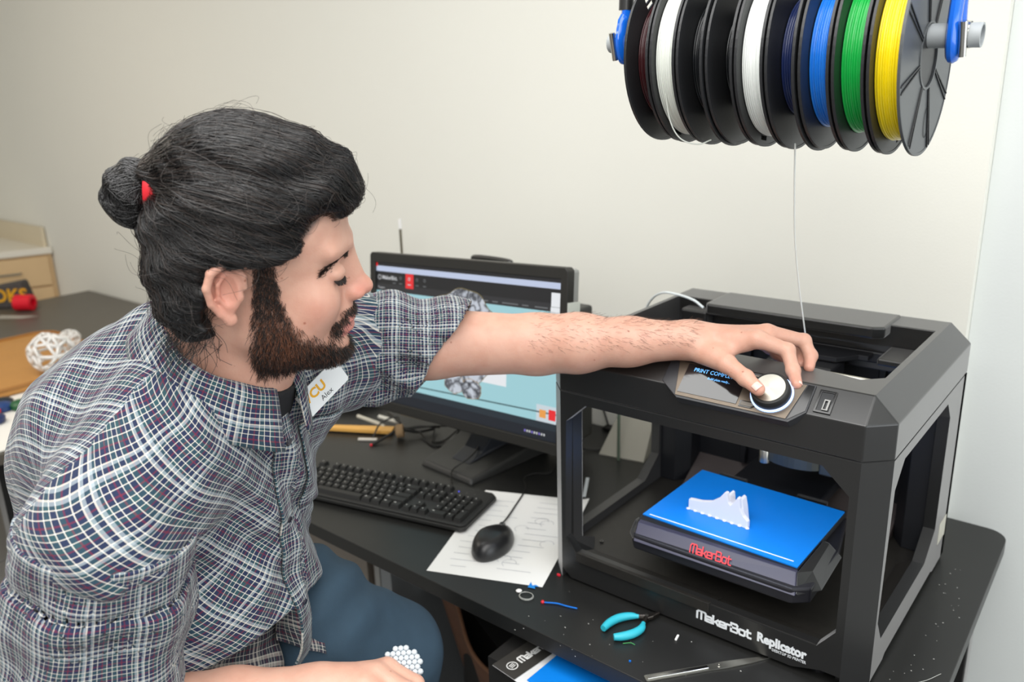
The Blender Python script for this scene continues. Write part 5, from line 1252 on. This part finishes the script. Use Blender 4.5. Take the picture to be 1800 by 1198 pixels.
# ------------------------------------------------------------------ plaid cloth
def plaid(name, warm=0.0):
    m = bpy.data.materials.new(name); m.use_nodes = True; nt = m.node_tree; b = nt.nodes['Principled BSDF']
    uv = nt.nodes.new('ShaderNodeUVMap'); uv.uv_map = 'UVMap'
    nz = nt.nodes.new('ShaderNodeTexNoise'); nz.inputs['Scale'].default_value = 9; nt.links.new(uv.outputs[0], nz.inputs['Vector'])
    mv = nt.nodes.new('ShaderNodeMix'); mv.data_type = 'VECTOR'; mv.inputs[0].default_value = .010; nt.links.new(uv.outputs[0], mv.inputs[4]); nt.links.new(nz.outputs['Color'], mv.inputs[5])
    sep = nt.nodes.new('ShaderNodeSeparateXYZ'); nt.links.new(mv.outputs[1], sep.inputs[0])
    navy, teal, wht, mar, gry = '232d48', '2b4a51', 'd6d1c6', '6c2236', '97a2a8'
    if warm: navy, teal, gry = '3b3a48', '3a4a50', 'b5ada5'
    # one repeat of the check; positions in 0..1
    seq, pos_ = [], 0.0
    for c, w in ((wht, .020), (gry, .050), (teal, .040), (wht, .017), (navy, .085), (wht, .015), (navy, .080), (mar, .026), (navy, .062), (wht, .016), (teal, .085), (wht, .014), (navy, .085), (wht, .016), (teal, .070), (mar, .024), (navy, .070), (wht, .015), (navy, .085), (wht, .016), (gry, .042), (navy, .067)):
        seq.append((pos_, c, w)); pos_ += w
    outs = []
    for i, per in ((0, .041), (1, .044)):
        dv = nt.nodes.new('ShaderNodeMath'); dv.operation = 'DIVIDE'; dv.inputs[1].default_value = per; nt.links.new(sep.outputs[i], dv.inputs[0])
        fr = nt.nodes.new('ShaderNodeMath'); fr.operation = 'FRACT'; nt.links.new(dv.outputs[0], fr.inputs[0])
        rp = nt.nodes.new('ShaderNodeValToRGB'); rp.color_ramp.interpolation = 'CONSTANT'
        el = rp.color_ramp.elements
        el[0].position = 0; el[0].color = srgb(seq[0][1]); el[1].position = seq[1][0]; el[1].color = srgb(seq[1][1])
        for p, c, w in seq[2:]: e = el.new(p); e.color = srgb(c)
        nt.links.new(fr.outputs[0], rp.inputs[0]); outs.append(rp)
    mx = nt.nodes.new('ShaderNodeMix'); mx.data_type = 'RGBA'; mx.inputs[0].default_value = .5
    nt.links.new(outs[0].outputs[0], mx.inputs[6]); nt.links.new(outs[1].outputs[0], mx.inputs[7]); lt_ = nt.nodes.new('ShaderNodeMix'); lt_.data_type = 'RGBA'; lt_.blend_type = 'LIGHTEN'; lt_.inputs[0].default_value = 1
    nt.links.new(outs[0].outputs[0], lt_.inputs[6]); nt.links.new(outs[1].outputs[0], lt_.inputs[7])
    m3 = nt.nodes.new('ShaderNodeMix'); m3.data_type = 'RGBA'; m3.inputs[0].default_value = .20; nt.links.new(mx.outputs[2], m3.inputs[6]); nt.links.new(lt_.outputs[2], m3.inputs[7]); nt.links.new(m3.outputs[2], b.inputs['Base Color'])
    b.inputs['Roughness'].default_value = .85; b.inputs['Specular IOR Level'].default_value = .2
    b.inputs['Sheen Weight'].default_value = .15
    tc = nt.nodes.new('ShaderNodeTexCoord'); n2 = nt.nodes.new('ShaderNodeTexNoise'); n2.inputs['Scale'].default_value = 16; n2.inputs['Detail'].default_value = 5; n2.inputs['Distortion'].default_value = .8
    nt.links.new(tc.outputs['Object'], n2.inputs['Vector'])
    bp = nt.nodes.new('ShaderNodeBump'); bp.inputs['Strength'].default_value = .55; bp.inputs['Distance'].default_value = .012; nt.links.new(n2.outputs['Fac'], bp.inputs['Height']); nt.links.new(bp.outputs['Normal'], b.inputs['Normal'])
    return m
PL = plaid('plaid_cotton'); PLI = plaid('plaid_cotton_inside', 1.0)
def uv_grid(name, P, UVf, m, parent, solid=0, smooth=True):
    nu, nv_ = len(P), len(P[0]); v = np.array(P, float).reshape(-1, 3)
    i, j = np.meshgrid(np.arange(nu-1), np.arange(nv_-1), indexing='ij'); a = i*nv_+j
    q = np.stack([a, a+nv_, a+nv_+1, a+1], -1).reshape(-1, 4)
    uv = np.array([[UVf(x, y) for y in range(nv_)] for x in range(nu)], float).reshape(-1, 2)
    o = mesh_np(name, v, q, m, parent, uv=uv[q.ravel()], smooth=smooth)
    if solid:
        md = o.modifiers.new('solid', 'SOLIDIFY'); md.thickness = solid; md.offset = 0
    return o
def fold(q, w=1.0):
    """cloth folds in torso-local coordinates"""
    f, l, u = q[..., 0], q[..., 1], q[..., 2]
    fr = sstep(-.02, .08, f)
    a = np.sin((u*.75+l*.65+f*.25)*62+2.0*np.sin(l*17+u*9)); d = .0050*fr*a*np.abs(a)
    d += .0030*fr*np.sin((u*.9-l*.35)*85+3*np.sin(u*14))*sstep(.05, -.15, u)
    bk = 1-fr
    d += .0030*bk*np.sin((f*1.0+u*.55)*46+1.5*np.sin(l*21))+.0018*np.sin((l*.8+f*.6)*90+2*np.sin(u*23))
    return d*w
AX0 = SR+(ELR-SR)*.05
HEMN = nrm(TU*.95-TF*.15)
def shirt_raw(p):
    q = tl_(p)
    d = torso(p, .012)
    # armhole bulges, slack at the small of the back
    ca_ = smax(cap(p, NB-TU*.045-TL*.03, SR+(ELR-SR)*.14, .070, .088), (p-(SR+(ELR-SR)*.02).astype(f32))@nrm(ELR-SR).astype(f32), .004)
    d = smin(d, ca_, .035)
    d = smin(d, cap(p, NB-TF*.045-TU*.03, NB-TF*.05+TU*.012, .062, .058), .03)
    d = smin(d, cap(p, NB-TU*.045+TL*.03, SL+(ELL-SL)*.10, .070, .078), .04)
    return d+fold(q)
def shirt(p):
    d = shirt_raw(p)
    d = smax(d, -cap(p, NB-TU*.03+TF*.015, NB+TU*.20+TF*.03, .070, .095), .006)
    q = tl_(p)
    return smax(d, -(q[..., 2]+.370-.95*np.clip(q[..., 0], -.1, .3)), .004)
v, q = nets(shirt, (-.66, -1.0, -.30), (.28, -.02, .66), .0042)
ql = tl_(v.astype(f32)); qc = ql[q].mean(1)
# ridge between yoke/back and front panel
def ridge(qc): return qc[:, 0] > (.028+.10*np.maximum(0, -qc[:, 2]-.02)*0+.02)
isF = (qc[:, 0] > .045)
side = (qc[:, 2] < -.05) & (qc[:, 0] > -.03); isF = isF | side
lv = ql[q]
f, l, u = lv[..., 0], lv[..., 1], lv[..., 2]
U_b = .26*np.arctan2(l, u+.22); V_b = .15*np.arctan2(-f, np.maximum(u+.03, -.03))+np.where(u < -.03, -(u+.03), 0)
th_ = np.arctan2(l, f+.05); U_f = .17*th_; V_f = u+.0*f
ca, sa = math.cos(math.radians(46)), math.sin(math.radians(46))
r_side = (l < .01).all(axis=1)[:, None]
U_r = np.where(r_side, ca*U_f-sa*V_f, U_f); V_r = np.where(r_side, sa*U_f+ca*V_f, V_f)
uv = np.stack([np.where(isF[:, None], U_r, U_b), np.where(isF[:, None], V_r, V_b)], -1).reshape(-1, 2)
shirt_o = mesh_np('shirt', v, q, PL, man, uv=uv)
# sleeves: open shells
def sleeve(name, A, B, fn, lo, hi, h=.0034, uref=(0, 0, 1)):
    v, q = nets(fn, lo, hi, h)
    ax = nrm(B-A); r0 = nrm(np.array(uref)-ax*(np.array(uref)@ax)); r1 = np.cross(ax, r0)
    d = v-A; al = d@ax; th = np.arctan2(d@r1, d@r0)
    tq = th[q]; tq = np.where(tq-tq[:, :1] > PI, tq-2*PI, np.where(tq-tq[:, :1] < -PI, tq+2*PI, tq))
    uv = np.stack([tq*.080, al[q]], -1).reshape(-1, 2)
    return mesh_np(name, v, q, PL, shirt_o, uv=uv)
nL = np.array((.722, .370, -.578)); nL = nrm(nL); AL = np.array((.0, 0, 0))
LH = SL+(ELL-SL)*.50                                  # the hem crosses the arm here
HC = LH+np.array((-.075, -.06, -.095))
def slL_out(p, o=0.0):
    d = cap(p, SL-(ELL-SL)*.05, SL+(ELL-SL)*.85, .078+o, .066+o)
    d = smin(d, cap(p, SL+np.array((.0, .0, -.055)), (-.0944, -.2050, .3900), .045+o, .020+o), .045)
    t = (p-SL.astype(f32))@nrm(ELL-SL).astype(f32)
    w = .0042*np.sin(t*75+p[..., 2]*58+1.8*np.sin(p[..., 2]*30))+.0022*np.sin(t*41-p[..., 2]*95)
    return d+w
def slL(p):
    d = slL_out(p); d = np.maximum(d, -(slL_out(p)+.0042))
    c = (p-np.array((-.0500, -.1130, .4731), dtype=f32))@nL.astype(f32); cp_ = (p-np.array((-.0403, -.1129, .4731), dtype=f32))@nrm((.777, .629, -.028)).astype(f32); c = smax(c+.004, cp_+.008, .03)+.003*np.sin(p[..., 2]*60)
    return np.maximum(np.maximum(d, c), -shirt_core(p))
def shirt_core(p): return torso(p, -.02)
def slR_out(p):
    d = cap(p, SR-(ELR-SR)*.02, ELR, .0875, .094)
    ax = nrm(ELR-SR); t = (p-SR.astype(f32))@ax.astype(f32); r = p-SR.astype(f32); th = np.arctan2(r@TF.astype(f32), r@np.cross(ax, TF).astype(f32))
    w = .0045*np.sin(th*6+t*16+1.2*np.sin(t*22))*sstep(-.02, .08, t)+.0028*np.sin(t*66+2.2*np.sin(th*2.0))*sstep(.0, .05, t)
    seam = .006*np.exp(-((t-.045)/.006)**2)
    return d+w+seam*.6-.004*sstep(.045, .055, t)
axR = nrm(ELR-SR)
def slR(p):
    d = slR_out(p); d = np.maximum(d, -(d+.0045))
    c = (p-(SR+(ELR-SR)*.86).astype(f32))@nrm(axR+np.array((-.10, -.10, 0))).astype(f32)
    c0 = -((p-(SR+(ELR-SR)*-.03).astype(f32))@axR.astype(f32))
    return np.maximum(np.maximum(np.maximum(d, c), c0), -shirt_core(p))
sleeve('sleeve', SL, ELL, slL, np.minimum(SL, LH)-.16, np.maximum(SL, LH)+.16)
sleeve('sleeve', SR, ELR, slR, np.minimum(SR, ELR)-.14, np.maximum(SR, ELR)+.14, uref=TF)
# points on the shirt front: lateral l, height u (torso local)
def sp_(l, u, out=0.0):
    p = np.array(tw_((.45, l, u)))
    for _ in range(60):
        dd_ = float(shirt_raw(p[None].astype(f32))[0]) - out
        p = p - TF*max(-.02, min(.05, dd_))*.8
    return p
def patch(name, l0, l1, u0, u1, m, out=.003, nu=8, nv_=24, parent=None, skew=0.0, uvrot=0, solid=.0015):
    P = [[sp_(l0+(l1-l0)*i/nu+skew*j/nv_, u0+(u1-u0)*j/nv_, out) for j in range(nv_+1)] for i in range(nu+1)]
    return uv_grid(name, P, lambda i, j: ((l1-l0)*i/nu+.013, (u1-u0)*j/nv_), m, parent or shirt_o, solid=solid)
patch('placket', -.036, -.004, .10, -.42, PL, .0035, nv_=50, solid=.003)
btn_m = mat('button_dark', '2a2733', .3)
for k in range(5):
    c = sp_(-.020, .06-.1*k, .0055)
    MB().lathe([(0, .0016), (.0045, .0014), (.0055, .0004), (.0052, 0), (0, 0)], c, TF, 16).build('button', btn_m, shirt_o, smooth=True)
patch('pocket', .020, .110, .065, -.045, PL, .0045, nu=14, nv_=16, solid=.002)
# collar
def collar():
    c0 = NB+TF*.012+TU*.012; ax = nrm(TU*.9+TF*.25+HU*.4); fx = nrm(TF-ax*(TF@ax)); lx = np.cross(ax, fx)
    prof = [(.080, -.022), (.078, .002), (.077, .020), (.079, .031), (.084, .034), (.089, .028), (.096, .010), (.104, -.012), (.108, -.022)]
    P = []; n_ = 56
    for i in range(n_+1):
        a = math.radians(-168+336*i/n_)+PI; e = abs(i/n_*2-1)**3
        row_ = []
        for k, (r, h) in enumerate(prof):
            rr = r*(1.0+.06*math.cos(a)); hh_ = h-.022*e*(1 if k > 3 else .6)
            if k >= 6: rr += .012*e*(k-5)/3; 
            ww = .0015*math.sin(i*.9+k)
            bk = max(0, -math.cos(a)); row_.append(c0+fx*math.cos(a)*(rr+ww+.006*e)+lx*math.sin(a)*(rr+ww)*1.02+ax*(hh_+.030*bk*(k > 0)))
        P.append(row_)
    return uv_grid('collar', P, lambda i, j: (i*.0072, [0, .02, .036, .046, .053, .061, .078, .098, .106][j]), PL, shirt_o, solid=.0022)
collar()
# undershirt seen in the open neck
v, q = nets(lambda p: np.maximum(smin(torso(p, .004), neck(p)-.004, .02), np.maximum(box_sdf(p, NB-.11, NB+np.array((.13, .13, .02))), ((p-(NB+TU*.012).astype(f32))@TU.astype(f32)))), NB-.13, NB+.14, .004)
mesh_np('undershirt', v, q, mat('undershirt_black', '17171a', .8), man)
# name badge
def badge():
    c = sp_(.045, .112, .012); n_ = nrm(TF*.6+np.array((.8, -.5, .37))*.62); e1 = nrm(np.array((.777, .629, -.028))*.86+np.array((-.16, .241, .957))*.48); e1 = nrm(e1-n_*(e1@n_)); e2_ = np.cross(n_, e1)
    if e2_@TU < 0: e2_ = -e2_
    return c, n_, e1, e2_
bc, bn, be1, be2 = badge()
bd = lambda u, v, w: tuple(bc+be1*u+be2*v+bn*w)
bo = MB().prism([(-.036, -.018), (.033, -.018), (.036, -.015), (.036, .015), (.033, .018), (-.036, .018)], bd, 0, .0014).build('name_badge', mat('badge_white', 'e6e9ea', .35), man)
text_mesh('VCU', .018, lambda u, v, w: bd(-.030+u, -.001+v, .0016+w*.2), mat('badge_gold', 'e8a91c', .5), 'lettering', bo, offset=.0006)
text_mesh('Alex', .0105, lambda u, v, w: bd(-.010+u, -.013+v, .0016+w*.2), mat('badge_ink', '3b3b3d', .5), 'lettering', bo)

# ------------------------------------------------------------------ jeans, tails of the shirt, shoes
den = mat('denim', '33495a', .85, noise=.26, nscale=26, bump=.6, bscale=1400)
ANL = KNL+np.array((-.10, .06, -.42)); ANR = KNR+np.array((-.13, .04, -.40))
def jeans(p):
    d = cap(p, (-.150, -.405, .072), KNL, .096, .072); d = smin(d, cap(p, HPL, (-.150, -.405, .072), .10, .096), .03); d = smin(d, cap(p, KNL, ANL, .068, .052), .03)
    e = cap(p, HPR, KNR, .092, .072); e = smin(e, cap(p, KNR, ANR, .068, .052), .03)
    d = smin(d, e, .02); q = tl_(p); pl = tl_(PEL.astype(f32))
    d = smin(d, ell(q, tuple(float(x) for x in pl+V3(.0, 0, -.02)), (.145, .175, .13)), .04)
    tt_ = (p-HPL.astype(f32))@nrm(KNL-HPL).astype(f32)
    w = .0045*np.sin(tt_*48+p[..., 0]*62+2*np.sin(p[..., 2]*28))*sstep(-.05, .1, tt_)
    g_ = (p-(HPL+(KNL-HPL)*.5).astype(f32))@nrm(np.array((.35, -.75, .55))).astype(f32); ln_ = (p-(HPL+(KNL-HPL)*.5).astype(f32))@nrm(np.array((.5, .35, .1))).astype(f32)
    d = d+w*.8+.007*np.exp(-((g_-.03-.25*ln_)/.006)**2)*sstep(.12, .0, np.abs(ln_))
    return np.maximum(d, -(p[..., 2]+.50))
v, q = nets(jeans, (-.56, -.94, -.53), (.14, -.10, .24), .005)
mesh_np('jeans', v, q, den, man)
def shoe(A):
    A = A+np.array((0, 0, -.02))
    def fn(p):
        d = cap(p, A, A+np.array((0, 0, -.05)), .045, .048); d = smin(d, cap(p, A+np.array((0, 0, -.06)), A+np.array((.13, .06, -.075)), .045, .038), .03)
        return np.maximum(d, -(p[..., 2]-(A[2]-.10)))
    v, q = nets(fn, A-.15, A+.2, .006); return mesh_np('shoe', v, q, mat('shoe_black', '1c1b1b', .6), man)
shoe(ANL); shoe(ANR)
def flap(name, C, m, nu=16, nv_=16, wav=.003):
    C = [np.array(c, float) for c in C]; P = []
    for i in range(nu+1):
        u = i/nu; r_ = []
        for j in range(nv_+1):
            w = j/nv_; p = (C[0]*(1-u)+C[1]*u)*(1-w)+(C[3]*(1-u)+C[2]*u)*w
            p = p + TF*wav*(math.sin(u*9+w*3)+.6*math.sin(w*12+u*4)); r_.append(p)
        P.append(r_)
    L1 = np.linalg.norm(C[1]-C[0]); L2 = np.linalg.norm(C[3]-C[0])
    return uv_grid(name, P, lambda i, j: (i/nu*L1, j/nv_*L2), m, shirt_o, solid=.002)
FL1 = [(-0.1393, -0.4524, 0.1925), (-0.1169, -0.4117, 0.1804), (-0.0472, -0.4365, 0.0734), (-0.0646, -0.4983, 0.1252)]
FL2 = [(-0.0787, -0.5878, 0.1683), (-0.1016, -0.4742, 0.161), (-0.0582, -0.496, 0.0829), (-0.0706, -0.6195, 0.1393)]
flap('shirt_tail', FL1, PLI); flap('shirt_tail', FL2, PLI)
# small white print held in the lap
hm = MB(); cc = np.array((.112, -.4385, .121))+RSH*.95+np.array((-.004, 0, .004))
n_ = nrm((.55, -.55, .65)); a1 = nrm(np.cross(n_, (0, 0, 1))); a2 = np.cross(n_, a1)
for i in range(-4, 5):
    for j in range(-4, 5):
        x = (i+.5*(j % 2))*.0062; y = j*.0054
        if x*x+y*y < .0225**2:
            for kz in (-1, 1):
                c = cc+a1*x+a2*y+n_*(kz*.003)
                hm.lathe([(0, -.0034), (.0026, -.0022), (.0036, 0), (.0026, .0022), (0, .0034)], c, n_, 8)
tag(hm.build('printed_model', mat('white_print_shaded', 'c4cbd0', 0.55), None, smooth=2), 'small white knobbly printed disc held in the hand on his lap', 'printed model')  # shadow on the white print is put into its greyer colour
# stool
st_ = thing('stool', (-.26, -.66, -ZD), 'black stool under the seated man', 'stool')
sz = -.155
MB().lathe([(0, -.03), (.17, -.03), (.185, -.015), (.18, .0), (0, .005)], (-.26, -.66, sz), (0, 0, 1), 32).build('seat', blk, st_, smooth=True)
for k in range(4):
    a = PI/4+k*PI/2; MB().tube([(-.26+.12*math.cos(a), -.66+.12*math.sin(a), sz-.03), (-.26+.21*math.cos(a), -.66+.21*math.sin(a), -ZD)], .012, 8).build('leg', blk, st_)
MB().lathe([(.18+.01*math.cos(t), .01*math.sin(t)) for t in [2*PI*k/8 for k in range(8)]], (-.26, -.66, -.50), (0, 0, 1), 32, close=True).build('foot_ring', blk, st_, smooth=True)
# ------------------------------------------------------------------ lift everything from the desk-top level to the floor level
for o in list(bpy.data.objects):
    if o.parent is None and o.type not in ('LIGHT', 'CAMERA'):
        o.location.z += ZD
bpy.context.view_layer.update()
